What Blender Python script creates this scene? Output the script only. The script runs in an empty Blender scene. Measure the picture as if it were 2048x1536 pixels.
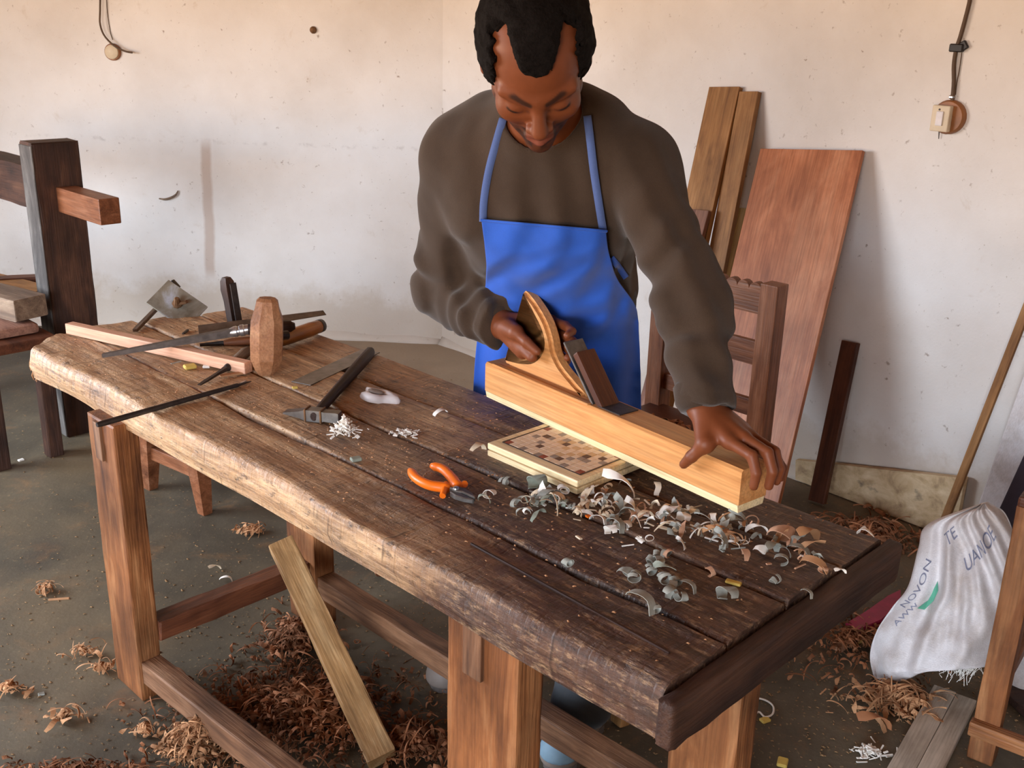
import bpy, bmesh, math, random
import numpy as np
from mathutils import Vector, Matrix
from math import sin, cos, pi, radians

rng = np.random.default_rng(7)
random.seed(7)
COL = bpy.context.scene.collection
SC = bpy.context.scene

# ------------------------------------------------------------------ camera
FPX = 2080.0
PITCH, ROLL, CAMH = radians(19.1), radians(1.5), 1.47
FW = np.array([0, cos(PITCH), -sin(PITCH)])
_u0 = np.array([0, sin(PITCH), cos(PITCH)]); _r0 = np.array([1.0, 0, 0])
RT = cos(ROLL) * _r0 + sin(ROLL) * _u0
UP = -sin(ROLL) * _r0 + cos(ROLL) * _u0
EYE = np.array([0, 0, CAMH])
cam_data = bpy.data.cameras.new('camera')
cam_data.sensor_fit = 'HORIZONTAL'; cam_data.sensor_width = 36.0
cam_data.lens = FPX / 2048 * 36.0
cam_data.clip_start = 0.05; cam_data.clip_end = 60
cam = bpy.data.objects.new('camera', cam_data); COL.objects.link(cam)
M = Matrix.Identity(4)
for i in range(3):
    M[i][0], M[i][1], M[i][2], M[i][3] = RT[i], UP[i], -FW[i], EYE[i]
cam.matrix_world = M
SC.camera = cam

# ------------------------------------------------------------------ world, lamps, exposure
SC.view_settings.view_transform = 'Standard'
SC.view_settings.look = 'None'
SC.view_settings.gamma = 1.0
SC.view_settings.use_curve_mapping = False
SC.view_settings.exposure = 0.22
W = bpy.data.worlds.new('World'); SC.world = W; W.use_nodes = True
# overcast sky above the horizon, sunlit red earth below it, both seen only through the window and the doorway
SKY, EARTH = (0.85, 0.97, 1.13), (0.66, 0.44, 0.25)
SKY_STRENGTH = 20.0
wt = W.node_tree
w_tc = wt.nodes.new('ShaderNodeTexCoord'); w_sp = wt.nodes.new('ShaderNodeSeparateXYZ'); wt.links.new(w_tc.outputs['Generated'], w_sp.inputs[0])
w_mr = wt.nodes.new('ShaderNodeMapRange'); w_mr.inputs[1].default_value = -.015; w_mr.inputs[2].default_value = .015
wt.links.new(w_sp.outputs['Z'], w_mr.inputs[0])
w_mx = wt.nodes.new('ShaderNodeMix'); w_mx.data_type = 'RGBA'; w_mx.inputs[6].default_value = (*EARTH, 1); w_mx.inputs[7].default_value = (*SKY, 1)
wt.links.new(w_mr.outputs[0], w_mx.inputs[0]); wt.links.new(w_mx.outputs[2], wt.nodes['Background'].inputs[0])
wt.nodes['Background'].inputs[1].default_value = SKY_STRENGTH
# window and doorway openings (metres along their walls) and light portals that fill them
WIN = dict(y0=1.4, y1=3.25, z0=.65, z1=1.75)
DOOR = dict(x0=-2.9, x1=-.7, z0=0.0, z1=1.9)
def portal(name, loc, aim, sx, sy):
    d = bpy.data.lights.new(name, 'AREA'); d.shape = 'RECTANGLE'; d.size = sx; d.size_y = sy; d.energy = 1; d.cycles.is_portal = True
    o = bpy.data.objects.new(name, d); COL.objects.link(o); o.location = loc; o.rotation_euler = Vector(aim).to_track_quat('-Z', 'Y').to_euler()
portal('window_portal', (-3.28, (WIN['y0'] + WIN['y1']) / 2, (WIN['z0'] + WIN['z1']) / 2), (1, 0, 0), WIN['y1'] - WIN['y0'], WIN['z1'] - WIN['z0'])
portal('door_portal', ((DOOR['x0'] + DOOR['x1']) / 2, -2.48, (DOOR['z0'] + DOOR['z1']) / 2), (0, 1, 0), DOOR['x1'] - DOOR['x0'], DOOR['z1'] - DOOR['z0'])

# ------------------------------------------------------------------ placing helpers (world metres)
def ray(x, y): return (x - 1024) / FPX * RT - (y - 768) / FPX * UP + FW
def on(x, y, z):
    d = ray(x, y); return EYE + d * ((z - CAMH) / d[2])
def at(x, y, Y):
    d = ray(x, y); return EYE + d * (Y / d[1])
def onplane(x, y, p0, n):
    d = ray(x, y); return EYE + d * (np.dot(p0 - EYE, n) / np.dot(d, n))
BO = np.array([-1.133, 2.326, 0.0])            # bench corner, bench axes
BU = np.array([0.7183, -0.6957, 0.0]); BV = np.array([0.6957, 0.7183, 0.0])
TOP = 0.73
def bench(u, v, z): return BO + BU * u + BV * v + np.array([0, 0, z])
def V3(p): return Vector((float(p[0]), float(p[1]), float(p[2])))

# ------------------------------------------------------------------ materials
def lin(r, g, b):
    f = lambda c: (c / 255 / 12.92) if c / 255 <= .04045 else ((c / 255 + .055) / 1.055) ** 2.4
    return (f(r), f(g), f(b), 1)
class NT:
    def __init__(s, name):
        s.m = bpy.data.materials.new(name); s.m.use_nodes = True
        s.t = s.m.node_tree; s.b = s.t.nodes['Principled BSDF']
    def n(s, typ, **kw):
        nd = s.t.nodes.new(typ)
        for k, v in kw.items():
            if k.startswith('i_'):
                key = k[2:]; key = int(key) if key.isdigit() else key
                nd.inputs[key].default_value = v
            else: setattr(nd, k, v)
        return nd
    def l(s, a, b): s.t.links.new(a, b)
    def mix(s, fac, a, b, mode='MIX'):
        nd = s.t.nodes.new('ShaderNodeMix'); nd.data_type = 'RGBA'; nd.blend_type = mode
        for v, i in ((fac, 0), (a, 6), (b, 7)):
            if hasattr(v, 'is_linked') or hasattr(v, 'links'): s.l(v, nd.inputs[i])
            else: nd.inputs[i].default_value = v
        return nd.outputs[2]
    def ramp(s, inp, stops):
        r = s.n('ShaderNodeValToRGB'); e = r.color_ramp.elements
        while len(e) < len(stops): e.new(0.5)
        for el, (p, c) in zip(e, stops):
            el.position = p; el.color = c if len(c) == 4 else (*c, 1)
        s.l(inp, r.inputs[0]); return r.outputs[0]
    def coords(s, scale=(1, 1, 1), random_shift=True, kind='Object'):
        tc = s.n('ShaderNodeTexCoord'); out = tc.outputs[kind]
        if random_shift:
            oi = s.n('ShaderNodeObjectInfo'); mu = s.n('ShaderNodeMath', operation='MULTIPLY', i_1=37.0)
            s.l(oi.outputs['Random'], mu.inputs[0])
            ad = s.n('ShaderNodeVectorMath', operation='ADD'); s.l(out, ad.inputs[0]); s.l(mu.outputs[0], ad.inputs[1]); out = ad.outputs[0]
        mp = s.n('ShaderNodeMapping'); mp.inputs['Scale'].default_value = scale
        s.l(out, mp.inputs[0]); return mp.outputs[0]
    def noise(s, vec, scale, detail=6, rough=.6, dist=0.0):
        nd = s.n('ShaderNodeTexNoise'); nd.inputs['Scale'].default_value = scale
        nd.inputs['Detail'].default_value = detail; nd.inputs['Roughness'].default_value = rough
        nd.inputs['Distortion'].default_value = dist
        s.l(vec, nd.inputs['Vector']); return nd.outputs[0]
    def bump(s, h, strength, dist=0.01):
        bp = s.n('ShaderNodeBump'); bp.inputs['Strength'].default_value = strength
        bp.inputs['Distance'].default_value = dist
        s.l(h, bp.inputs['Height']); s.l(bp.outputs[0], s.b.inputs['Normal'])
    def col(s, c): s.l(c, s.b.inputs['Base Color'])
BLK = (0, 0, 0, 1); WHT = (1, 1, 1, 1)

def wood(name, c_dark, c_mid, c_light, grain=14, rough=.6, bump=.35, mottle=.5, spec=.3):
    k = NT(name)
    v = k.coords((1.6, grain, grain))
    g = k.noise(v, 2.2, 8, .62, .7)
    base = k.ramp(g, [(.28, c_dark), (.5, c_mid), (.72, c_light)])
    v2 = k.coords((1, 1, 1)); m = k.noise(v2, 5.0, 5, .6)
    mm = k.ramp(m, [(.3, (1 - mottle,) * 3), (.7, (1.12, 1.12, 1.12))])
    c = k.mix(1.0, base, mm, 'MULTIPLY')
    v3 = k.coords((5, 140, 140)); f = k.noise(v3, 1.5, 3, .5)
    c = k.mix(.55, c, k.ramp(f, [(.35, (.62, .6, .58)), (.6, (1.05, 1.05, 1.05))]), 'MULTIPLY')
    k.col(c); k.b.inputs['Roughness'].default_value = rough
    k.b.inputs['Specular IOR Level'].default_value = spec
    k.bump(f, bump, .004); return k.m

def plain(name, c, rough=.6, metal=0.0, var=.15, scale=30, bump=0.0, spec=.4, shift=True):
    k = NT(name); v = k.coords((1, 1, 1), shift)
    g = k.noise(v, scale, 5, .6)
    lo = tuple(x * (1 - var) for x in c[:3]) + (1,); hi = tuple(min(1, x * (1 + var)) for x in c[:3]) + (1,)
    k.col(k.ramp(g, [(.3, lo), (.7, hi)]))
    k.b.inputs['Roughness'].default_value = rough; k.b.inputs['Metallic'].default_value = metal
    k.b.inputs['Specular IOR Level'].default_value = spec
    if bump: k.bump(g, bump, .003)
    return k.m

def fabric(name, c, rough=.92, weave=900, var=.25, bump=.25):
    k = NT(name); v = k.coords((1, 1, 1), False)
    g = k.noise(v, 9, 5, .6); f = k.noise(v, weave, 2, .5)
    lo = tuple(x * (1 - var) for x in c[:3]) + (1,); hi = tuple(min(1, x * (1 + var)) for x in c[:3]) + (1,)
    base = k.ramp(g, [(.3, lo), (.7, hi)])
    k.col(k.mix(.35, base, k.ramp(f, [(.35, (.7, .7, .7)), (.65, (1.15, 1.15, 1.15))]), 'MULTIPLY'))
    k.b.inputs['Roughness'].default_value = rough; k.b.inputs['Specular IOR Level'].default_value = .15
    k.b.inputs['Sheen Weight'].default_value = .15
    k.bump(f, bump, .001); return k.m

MAT = {}
# bench timber: old, oily, worn; paler towards the left end (x runs along the bench)
def bench_wood(name, front):
    k = NT(name)
    v = k.coords((1.3, 16, 16)); g = k.noise(v, 2.6, 9, .65, .8)
    dark = k.ramp(g, [(.27, lin(44, 29, 24)), (.5, lin(88, 60, 46)), (.75, lin(134, 100, 76))])
    pale = k.ramp(g, [(.25, lin(126, 92, 66)), (.48, lin(190, 148, 108)), (.75, lin(226, 190, 146))])
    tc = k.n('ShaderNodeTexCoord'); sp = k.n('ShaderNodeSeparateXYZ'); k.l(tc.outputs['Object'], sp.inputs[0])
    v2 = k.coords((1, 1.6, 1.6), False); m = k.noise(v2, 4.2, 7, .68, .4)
    # pale share: noise plus distance along the bench (falls from left to right)
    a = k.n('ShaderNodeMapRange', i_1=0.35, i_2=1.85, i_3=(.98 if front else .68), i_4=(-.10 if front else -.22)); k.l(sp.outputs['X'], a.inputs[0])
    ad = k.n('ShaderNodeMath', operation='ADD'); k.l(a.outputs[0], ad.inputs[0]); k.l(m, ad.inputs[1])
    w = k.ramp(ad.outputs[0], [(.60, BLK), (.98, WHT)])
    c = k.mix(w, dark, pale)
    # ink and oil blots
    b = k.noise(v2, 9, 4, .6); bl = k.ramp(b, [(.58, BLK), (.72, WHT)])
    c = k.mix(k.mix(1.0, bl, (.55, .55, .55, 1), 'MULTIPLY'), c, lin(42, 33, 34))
    # grey dust
    dst = k.noise(v2, 3.0, 6, .7); c = k.mix(k.ramp(dst, [(.48, BLK), (.75, (.5, .5, .5))]), c, lin(128, 112, 100))
    fl_ = k.noise(k.coords((30, 95, 95)), 1.0, 5, .75); c = k.mix(k.ramp(fl_, [(.52, BLK), (.66, (.66, .66, .66))]), c, lin(182, 146, 110))
    fd_ = k.noise(k.coords((24, 70, 70)), 1.3, 5, .75); c = k.mix(k.ramp(fd_, [(.55, BLK), (.66, (.7, .7, .7))]), c, lin(46, 32, 27))
    v3 = k.coords((7, 120, 120)); f = k.noise(v3, 1.6, 4, .6)
    c = k.mix(.75, c, k.ramp(f, [(.33, (.45, .42, .4)), (.6, (1.08, 1.08, 1.08))]), 'MULTIPLY')
    # cross cuts of saw and chisel
    v4 = k.coords((90, 9, 9)); sc = k.noise(v4, 1.0, 2, .5, .5)
    c = k.mix(k.ramp(sc, [(.66, BLK), (.74, (.6, .6, .6))]), c, lin(52, 36, 28))
    k.col(c); k.b.inputs['Roughness'].default_value = .5; k.b.inputs['Specular IOR Level'].default_value = .4
    dn = k.noise(k.coords((20, 46, 46)), 1.4, 6, .7)
    hh = k.mix(.5, f, g); hh = k.mix(.55, hh, dn); hh = k.mix(.35, hh, sc, 'DIFFERENCE'); k.bump(hh, .85, .012); return k.m
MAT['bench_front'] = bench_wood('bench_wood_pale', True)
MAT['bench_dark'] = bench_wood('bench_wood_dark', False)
MAT['leg_wood'] = wood('leg_wood', lin(84, 48, 27), lin(140, 86, 48), lin(178, 124, 80), 10, .55, .5, .5)
MAT['stretcher'] = wood('stretcher_wood', lin(78, 50, 34), lin(122, 84, 58), lin(158, 118, 88), 10, .65, .4)
MAT['batten'] = wood('batten_wood', lin(112, 78, 44), lin(160, 120, 76), lin(196, 160, 114), 9, .6, .3, .3)
MAT['plane_body'] = wood('fresh_planed_wood', lin(192, 130, 74), lin(208, 148, 90), lin(218, 164, 108), 16, .45, .1, .12)
MAT['plane_pale'] = wood('pale_edge_wood', lin(226, 200, 150), lin(240, 216, 168), lin(248, 228, 186), 16, .5, .1, .1)
MAT['panel'] = wood('red_plywood', lin(148, 86, 54), lin(182, 114, 76), lin(204, 142, 104), 5, .45, .15, .3)
MAT['board_tan'] = wood('tan_board', lin(124, 84, 48), lin(158, 112, 66), lin(180, 134, 86), 8, .6, .2, .25)
MAT['board_pink'] = wood('pinkish_board', lin(110, 74, 62), lin(142, 102, 84), lin(164, 122, 100), 14, .65, .25, .25)
MAT['ply_yellow'] = wood('yellow_ply', lin(196, 170, 112), lin(216, 192, 136), lin(228, 206, 156), 5, .6, .1, .15)
MAT['redwood_dark'] = wood('dark_red_wood', lin(66, 34, 22), lin(96, 54, 34), lin(122, 72, 46), 9, .5, .3, .35)
MAT['old_dark'] = wood('old_dark_wood', lin(40, 27, 23), lin(68, 44, 34), lin(98, 66, 48), 7, .6, .5, .5)
MAT['post_grey'] = wood('weathered_post', lin(46, 42, 40), lin(84, 78, 74), lin(132, 126, 120), 6, .7, .5, .5)
MAT['old_grey'] = wood('old_grey_wood', lin(74, 60, 50), lin(118, 96, 78), lin(150, 128, 106), 8, .7, .4, .35)
MAT['mallet'] = wood('mallet_wood', lin(120, 78, 52), lin(160, 112, 78), lin(188, 142, 104), 7, .55, .3, .3)
MAT['pink_strip'] = wood('pink_batten', lin(196, 146, 116), lin(218, 168, 138), lin(230, 186, 156), 16, .6, .1, .12)
MAT['chair_wood'] = wood('chair_wood', lin(92, 50, 28), lin(132, 80, 50), lin(160, 108, 78), 12, .45, .3, .4)
MAT['grey_plank'] = wood('weathered_plank', lin(164, 148, 130), lin(198, 184, 166), lin(218, 206, 190), 5, .8, .2, .3)
MAT['steel'] = plain('old_steel', lin(120, 116, 112), .42, .8, .35, 40, .15)
MAT['dark_steel'] = plain('dark_steel', lin(66, 60, 58), .45, .6, .3, 60, .2)
MAT['bright_steel'] = plain('bright_steel', lin(180, 184, 190), .28, .9, .2, 50)
MAT['rust'] = plain('rusty_iron', lin(112, 80, 52), .7, .3, .4, 60, .3)
MAT['handle_orange'] = plain('orange_plastic', lin(236, 112, 22), .38, 0, .06, 20)
MAT['handle_yellow'] = wood('varnished_handle', lin(112, 62, 20), lin(164, 100, 40), lin(196, 138, 66), 8, .3, .1, .5, .5)
MAT['white'] = plain('white_chip', lin(236, 230, 220), .8, 0, .06)
MAT['glue'] = plain('white_plastic', lin(214, 206, 204), .5, 0, .12, 25)
MAT['curl_grey'] = plain('grey_shaving', lin(150, 150, 140), .75, 0, .25, 60)
MAT['curl_green'] = plain('greenish_shaving', lin(140, 146, 132), .75, 0, .25, 60)
MAT['curl_cream'] = plain('cream_shaving', lin(226, 206, 176), .75, 0, .15, 60)
MAT['curl_pink'] = plain('pinkish_shaving', lin(190, 146, 116), .75, 0, .2, 60)
MAT['curl_brown'] = plain('brown_shaving', lin(150, 98, 64), .8, 0, .45, 12)
MAT['curl_tan'] = plain('tan_shaving', lin(182, 134, 94), .8, 0, .35, 12)
MAT['chip_yellow'] = plain('yellow_chip', lin(214, 184, 92), .7, 0, .12)
MAT['dust'] = plain('sawdust', lin(138, 108, 74), .95, 0, .3, 80)
MAT['cable'] = plain('brown_cable', lin(82, 60, 40), .6, 0, .2)
MAT['black'] = plain('black_plastic', lin(30, 26, 26), .5, 0, .2)
MAT['bakelite'] = plain('brown_round_block', lin(138, 86, 44), .45, 0, .25, 20)
MAT['ivory'] = plain('ivory_plastic', lin(206, 188, 160), .5, 0, .1, 20)
MAT['sweater'] = fabric('brown_knit', lin(64, 51, 41), .95, 700, .2, .5)
MAT['apron'] = fabric('blue_apron_cloth', lin(46, 92, 190), .8, 1100, .12, .2)
MAT['strap'] = fabric('blue_grey_tape', lin(84, 104, 156), .85, 1100, .1, .2)
MAT['trouser'] = fabric('dark_grey_cloth', lin(62, 66, 70), .85, 900, .2, .2)
MAT['hair'] = plain('black_hair', lin(17, 13, 12), .85, 0, .5, 260, .9, .12, False)
MAT['shoe'] = plain('grey_brown_leather', lin(128, 116, 108), .6, 0, .15, 14)
MAT['shoe_blue'] = plain('pale_blue_shoe_panel', lin(118, 146, 164), .6, 0, .08)
MAT['sole'] = plain('shoe_sole', lin(92, 84, 80), .8, 0, .1)
MAT['magenta'] = plain('magenta_plastic', lin(150, 34, 66), .5, 0, .2)
MAT['grey_cloth'] = fabric('dark_slate_cloth', lin(66, 60, 70), .8)
MAT['ink'] = plain('grey_ink', lin(138, 140, 160), .8, 0, .2)
MAT['green_ink'] = plain('green_ink', lin(92, 168, 140), .8, 0, .15)

k = NT('skin'); a_ = k.n('ShaderNodeVertexColor'); a_.layer_name = 'paint'
g_ = k.noise(k.coords((1, 1, 1), False), 60, 4, .6)
k.col(k.mix(.5, a_.outputs[0], k.ramp(g_, [(.3, (.86, .84, .84)), (.7, (1.1, 1.08, 1.08))]), 'MULTIPLY'))
k.b.inputs['Roughness'].default_value = .5; k.b.inputs['Specular IOR Level'].default_value = .35
MAT['skin'] = k.m

k = NT('woven_sack'); v_ = k.coords((1, 1, 1), False)
wv = k.noise(k.coords((60, 260, 260), False), 2, 3, .5); st = k.noise(v_, 7, 6, .65)
c_ = k.ramp(st, [(.32, lin(190, 176, 166)), (.52, lin(224, 218, 217)), (.75, lin(240, 238, 240))])
k.col(k.mix(.4, c_, k.ramp(wv, [(.35, (.75, .75, .76)), (.65, (1.06, 1.06, 1.06))]), 'MULTIPLY'))
k.b.inputs['Roughness'].default_value = .6; k.bump(wv, .35, .003); MAT['sack'] = k.m

k = NT('galvanised_plate'); v_ = k.coords((1, 1, 1))
p_ = k.noise(v_, 14, 6, .65, .4)
k.col(k.ramp(p_, [(.35, lin(120, 112, 96)), (.52, lin(150, 146, 132)), (.66, lin(186, 194, 204)), (.8, lin(110, 104, 98))]))
k.b.inputs['Roughness'].default_value = .55; k.b.inputs['Metallic'].default_value = .35; MAT['plate'] = k.m

# plaster: lime-washed, dusty, flecked with dirt; a vertical brown water streak on the left wall
def plaster(name, streak):
    k = NT(name); v = k.coords((1, 1, 1), False)
    g = k.noise(v, 1.8, 6, .6); c = k.ramp(g, [(.3, lin(210, 202, 194)), (.55, lin(223, 217, 211)), (.75, lin(230, 226, 222))])
    sp = k.noise(v, 34, 4, .62, .3); c = k.mix(k.ramp(sp, [(.66, BLK), (.76, (.75, .75, .75))]), c, lin(128, 104, 84))
    s2 = k.noise(v, 9, 7, .7, .6); c = k.mix(k.ramp(s2, [(.62, BLK), (.8, (.5, .5, .5))]), c, lin(188, 168, 146))
    fine = k.noise(v, 120, 3, .5); c = k.mix(k.ramp(fine, [(.7, BLK), (.8, (.5, .5, .5))]), c, lin(150, 128, 108))
    if streak:
        tc = k.n('ShaderNodeTexCoord'); s = k.n('ShaderNodeSeparateXYZ'); k.l(tc.outputs['Object'], s.inputs[0])
        w = k.noise(k.coords((.4, .4, 1), False), 5, 4, .6)
        def band(inp, c0, hw, soft):
            d = k.n('ShaderNodeMath', operation='SUBTRACT', i_1=c0); k.l(inp, d.inputs[0])
            a = k.n('ShaderNodeMath', operation='ABSOLUTE'); k.l(d.outputs[0], a.inputs[0])
            mr = k.n('ShaderNodeMapRange', i_1=hw, i_2=hw + soft, i_3=1.0, i_4=0.0); k.l(a.outputs[0], mr.inputs[0]); return mr.outputs[0]
        # x slants slightly with height
        sl = k.n('ShaderNodeMath', operation='MULTIPLY_ADD', i_1=-0.035); k.l(s.outputs['Z'], sl.inputs[0]); k.l(s.outputs['X'], sl.inputs[2])
        wo = k.n('ShaderNodeMath', operation='MULTIPLY_ADD', i_1=.03); k.l(w, wo.inputs[0]); k.l(sl.outputs[0], wo.inputs[2])
        bx = band(wo.outputs[0], -1.462, .016, .014); bz = band(s.outputs['Z'], .60, .28, .06)
        mu = k.n('ShaderNodeMath', operation='MULTIPLY'); k.l(bx, mu.inputs[0]); k.l(bz, mu.inputs[1])
        m2 = k.n('ShaderNodeMath', operation='MULTIPLY', i_1=.62); k.l(mu.outputs[0], m2.inputs[0])
        c = k.mix(m2.outputs[0], c, lin(176, 150, 132))
        # rough mortar line
        wz = k.n('ShaderNodeMath', operation='MULTIPLY_ADD', i_1=.05); k.l(k.noise(v, 9, 6, .7), wz.inputs[0]); k.l(s.outputs['Z'], wz.inputs[2])
        bl = band(wz.outputs[0], .945, .003, .008)
        br = k.ramp(k.noise(v, 26, 4, .6), [(.5, BLK), (.7, (.3, .3, .3))])
        c = k.mix(k.mix(1.0, br, bl, 'MULTIPLY'), c, lin(140, 122, 112))
    tc2 = k.n('ShaderNodeTexCoord'); s3 = k.n('ShaderNodeSeparateXYZ'); k.l(tc2.outputs['Object'], s3.inputs[0])
    # splash dirt near the floor
    zz = k.n('ShaderNodeMath', operation='MULTIPLY_ADD', i_1=-.35); k.l(k.noise(v, 5, 6, .7), zz.inputs[0]); k.l(s3.outputs['Z'], zz.inputs[2])
    c = k.mix(k.ramp(zz.outputs[0], [(0.0, (.4, .4, .4)), (.10, BLK)]), c, lin(172, 146, 112))
    k.col(c); k.b.inputs['Roughness'].default_value = .92; k.b.inputs['Specular IOR Level'].default_value = .15
    k.bump(k.mix(.5, s2, fine), .25, .006); return k.m
MAT['wall_a'] = plaster('plaster_streaked', True); MAT['wall_b'] = plaster('plaster', False)

k = NT('concrete_floor'); v_ = k.coords((1, 1, 1), False)
g_ = k.noise(v_, 1.7, 8, .66, .4); c_ = k.ramp(g_, [(.3, lin(58, 53, 43)), (.5, lin(82, 74, 60)), (.72, lin(110, 99, 80))])
d_ = k.noise(v_, 6.5, 7, .7, .3); c_ = k.mix(k.ramp(d_, [(.55, BLK), (.72, (.55, .55, .55))]), c_, lin(138, 100, 64))
s_ = k.noise(v_, 70, 4, .6); c_ = k.mix(k.ramp(s_, [(.62, BLK), (.72, (.6, .6, .6))]), c_, lin(168, 142, 104))
pt_ = k.noise(v_, 1.1, 4, .55); c_ = k.mix(k.ramp(pt_, [(.52, BLK), (.68, (.6, .6, .6))]), c_, lin(122, 104, 78))
q_ = k.noise(v_, 3.2, 5, .6); c_ = k.mix(k.ramp(q_, [(.58, BLK), (.75, (.5, .5, .5))]), c_, lin(62, 56, 50))
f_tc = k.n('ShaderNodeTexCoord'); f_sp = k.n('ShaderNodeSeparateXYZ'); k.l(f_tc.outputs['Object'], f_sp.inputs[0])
# window light on the far corner floor, painted in as a paler tone
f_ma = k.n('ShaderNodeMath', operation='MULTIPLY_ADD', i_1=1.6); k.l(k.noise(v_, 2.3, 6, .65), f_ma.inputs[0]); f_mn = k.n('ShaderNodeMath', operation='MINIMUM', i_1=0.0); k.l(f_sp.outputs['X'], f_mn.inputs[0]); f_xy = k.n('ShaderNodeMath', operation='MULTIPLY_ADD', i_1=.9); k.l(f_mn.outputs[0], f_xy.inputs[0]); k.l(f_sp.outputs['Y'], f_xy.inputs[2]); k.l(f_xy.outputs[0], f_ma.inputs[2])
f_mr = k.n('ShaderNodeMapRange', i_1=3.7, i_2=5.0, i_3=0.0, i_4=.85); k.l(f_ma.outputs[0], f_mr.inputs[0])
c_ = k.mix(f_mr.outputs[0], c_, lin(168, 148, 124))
k.col(c_); k.b.inputs['Roughness'].default_value = .62; k.b.inputs['Specular IOR Level'].default_value = .35
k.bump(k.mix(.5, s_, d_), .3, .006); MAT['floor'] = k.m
MAT['ceiling'] = wood('ceiling_boards', lin(120, 80, 48), lin(150, 104, 66), lin(176, 128, 86), 8, .7, .2)

# stained board at the foot of the right wall
k = NT('stained_pale_board'); v_ = k.coords((2.2, 9, 9)); g_ = k.noise(v_, 2.0, 7, .65, .5)
c_ = k.ramp(g_, [(.28, lin(140, 112, 84)), (.48, lin(200, 172, 132)), (.7, lin(226, 204, 168))])
b_ = k.noise(k.coords((1, 2, 2)), 7, 5, .6); c_ = k.mix(k.ramp(b_, [(.6, BLK), (.72, (.8, .8, .8))]), c_, lin(82, 72, 70))
k.col(c_); k.b.inputs['Roughness'].default_value = .8; MAT['skirting'] = k.m

# ------------------------------------------------------------------ mesh helpers
def link(name, me, m=None, parent=None, smooth=False, loc=None):
    o = bpy.data.objects.new(name, me); COL.objects.link(o)
    if m is not None:
        me.materials.clear()
        for q in (m if isinstance(m, (list, tuple)) else [m]): me.materials.append(q)
    if smooth: me.polygons.foreach_set('use_smooth', [True] * len(me.polygons))
    if parent is not None: o.parent = parent
    return o
def mesh(verts, faces, name='m'):
    me = bpy.data.meshes.new(name)
    me.from_pydata([tuple(map(float, v)) for v in verts], [], [tuple(map(int, f)) for f in faces]); me.update()
    return me
def tag(o, label=None, cat=None, group=None, kind=None):
    if label: o['label'] = label
    if cat: o['category'] = cat
    if group: o['group'] = group
    if kind: o['kind'] = kind
    return o
def thing(name, label, cat, loc=(0, 0, 0), group=None):
    o = bpy.data.objects.new(name, None); COL.objects.link(o); o.location = V3(loc)
    o.empty_display_size = .05
    return tag(o, label, cat, group)
def place(o, mat, parent=None):
    """world matrix; parents are unrotated empties"""
    if parent is not None:
        o.parent = parent
        o.matrix_local = Matrix.Translation(-parent.location) @ mat
    else: o.matrix_world = mat
    return o
def frame(origin, x, y=None, z=None):
    """right-handed frame with X along x; y or z as hint"""
    x = np.array(x, float); x /= np.linalg.norm(x)
    if z is None and y is None: z = (0, 0, 1) if abs(x[2]) < .9 else (0, 1, 0)
    if z is not None:
        z = np.array(z, float); y = np.cross(z, x); y /= np.linalg.norm(y); z = np.cross(x, y)
    else:
        y = np.array(y, float); z = np.cross(x, y); z /= np.linalg.norm(z); y = np.cross(z, x)
    m = Matrix.Identity(4)
    for i in range(3): m[i][0], m[i][1], m[i][2], m[i][3] = x[i], y[i], z[i], origin[i]
    return m
def box_me(sx, sy, sz, bevel=.004, seg=2, jitter=0.0, cuts=0, center=True):
    bm = bmesh.new(); bmesh.ops.create_cube(bm, size=1)
    for v in bm.verts: v.co = Vector((v.co.x * sx, v.co.y * sy, v.co.z * sz))
    if bevel > 0: bmesh.ops.bevel(bm, geom=list(bm.edges), offset=min(bevel, .45 * min(sx, sy, sz)), segments=seg, affect='EDGES', profile=.6)
    if cuts:
        for i in range(1, cuts):
            x = -sx / 2 + sx * i / cuts
            bmesh.ops.bisect_plane(bm, geom=bm.verts[:] + bm.edges[:] + bm.faces[:], plane_co=(x, 0, 0), plane_no=(1, 0, 0))
    if jitter:
        for v in bm.verts: v.co += Vector(rng.normal(0, jitter, 3).tolist())
    me = bpy.data.meshes.new('box'); bm.to_mesh(me); bm.free(); return me
def beam(name, a, b, w, h, m, parent=None, side=None, up=None, bevel=.004, jitter=0.0, cuts=0):
    """rectangular bar from a to b: w across (Y), h along up (Z); X runs with the grain"""
    a = np.array(a, float); b = np.array(b, float)
    L = np.linalg.norm(b - a)
    o = link(name, box_me(L, w, h, bevel, 2, jitter, cuts), m)
    place(o, frame((a + b) / 2, b - a, y=side, z=up if (side is None) else None), parent)
    return o
def loft_me(rings, caps=True, closed=True):
    n = len(rings[0]); V = [p for r in rings for p in r]; F = []
    for i in range(len(rings) - 1):
        for j in range(n if closed else n - 1):
            k2 = (j + 1) % n
            F.append((i * n + j, i * n + k2, (i + 1) * n + k2, (i + 1) * n + j))
    if caps and closed:
        F.append(tuple(range(n - 1, -1, -1))); F.append(tuple((len(rings) - 1) * n + j for j in range(n)))
    return mesh(V, F)
def tube_me(path, rad, n=10, caps=True):
    path = np.array(path, float); R = np.broadcast_to(np.array(rad, float), (len(path),)); rings = []
    t = np.gradient(path, axis=0); t /= np.linalg.norm(t, axis=1)[:, None]
    up = np.array([0, 0, 1.0]) if abs(t[0][2]) < .9 else np.array([1.0, 0, 0])
    x = np.cross(up, t[0]); x /= np.linalg.norm(x)
    for p, d, r in zip(path, t, R):
        x = x - d * (x @ d); x /= np.linalg.norm(x); y = np.cross(d, x)
        rings.append([p + r * (cos(q) * x + sin(q) * y) for q in np.linspace(0, 2 * pi, n, endpoint=False)])
    return loft_me(rings, caps)
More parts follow.
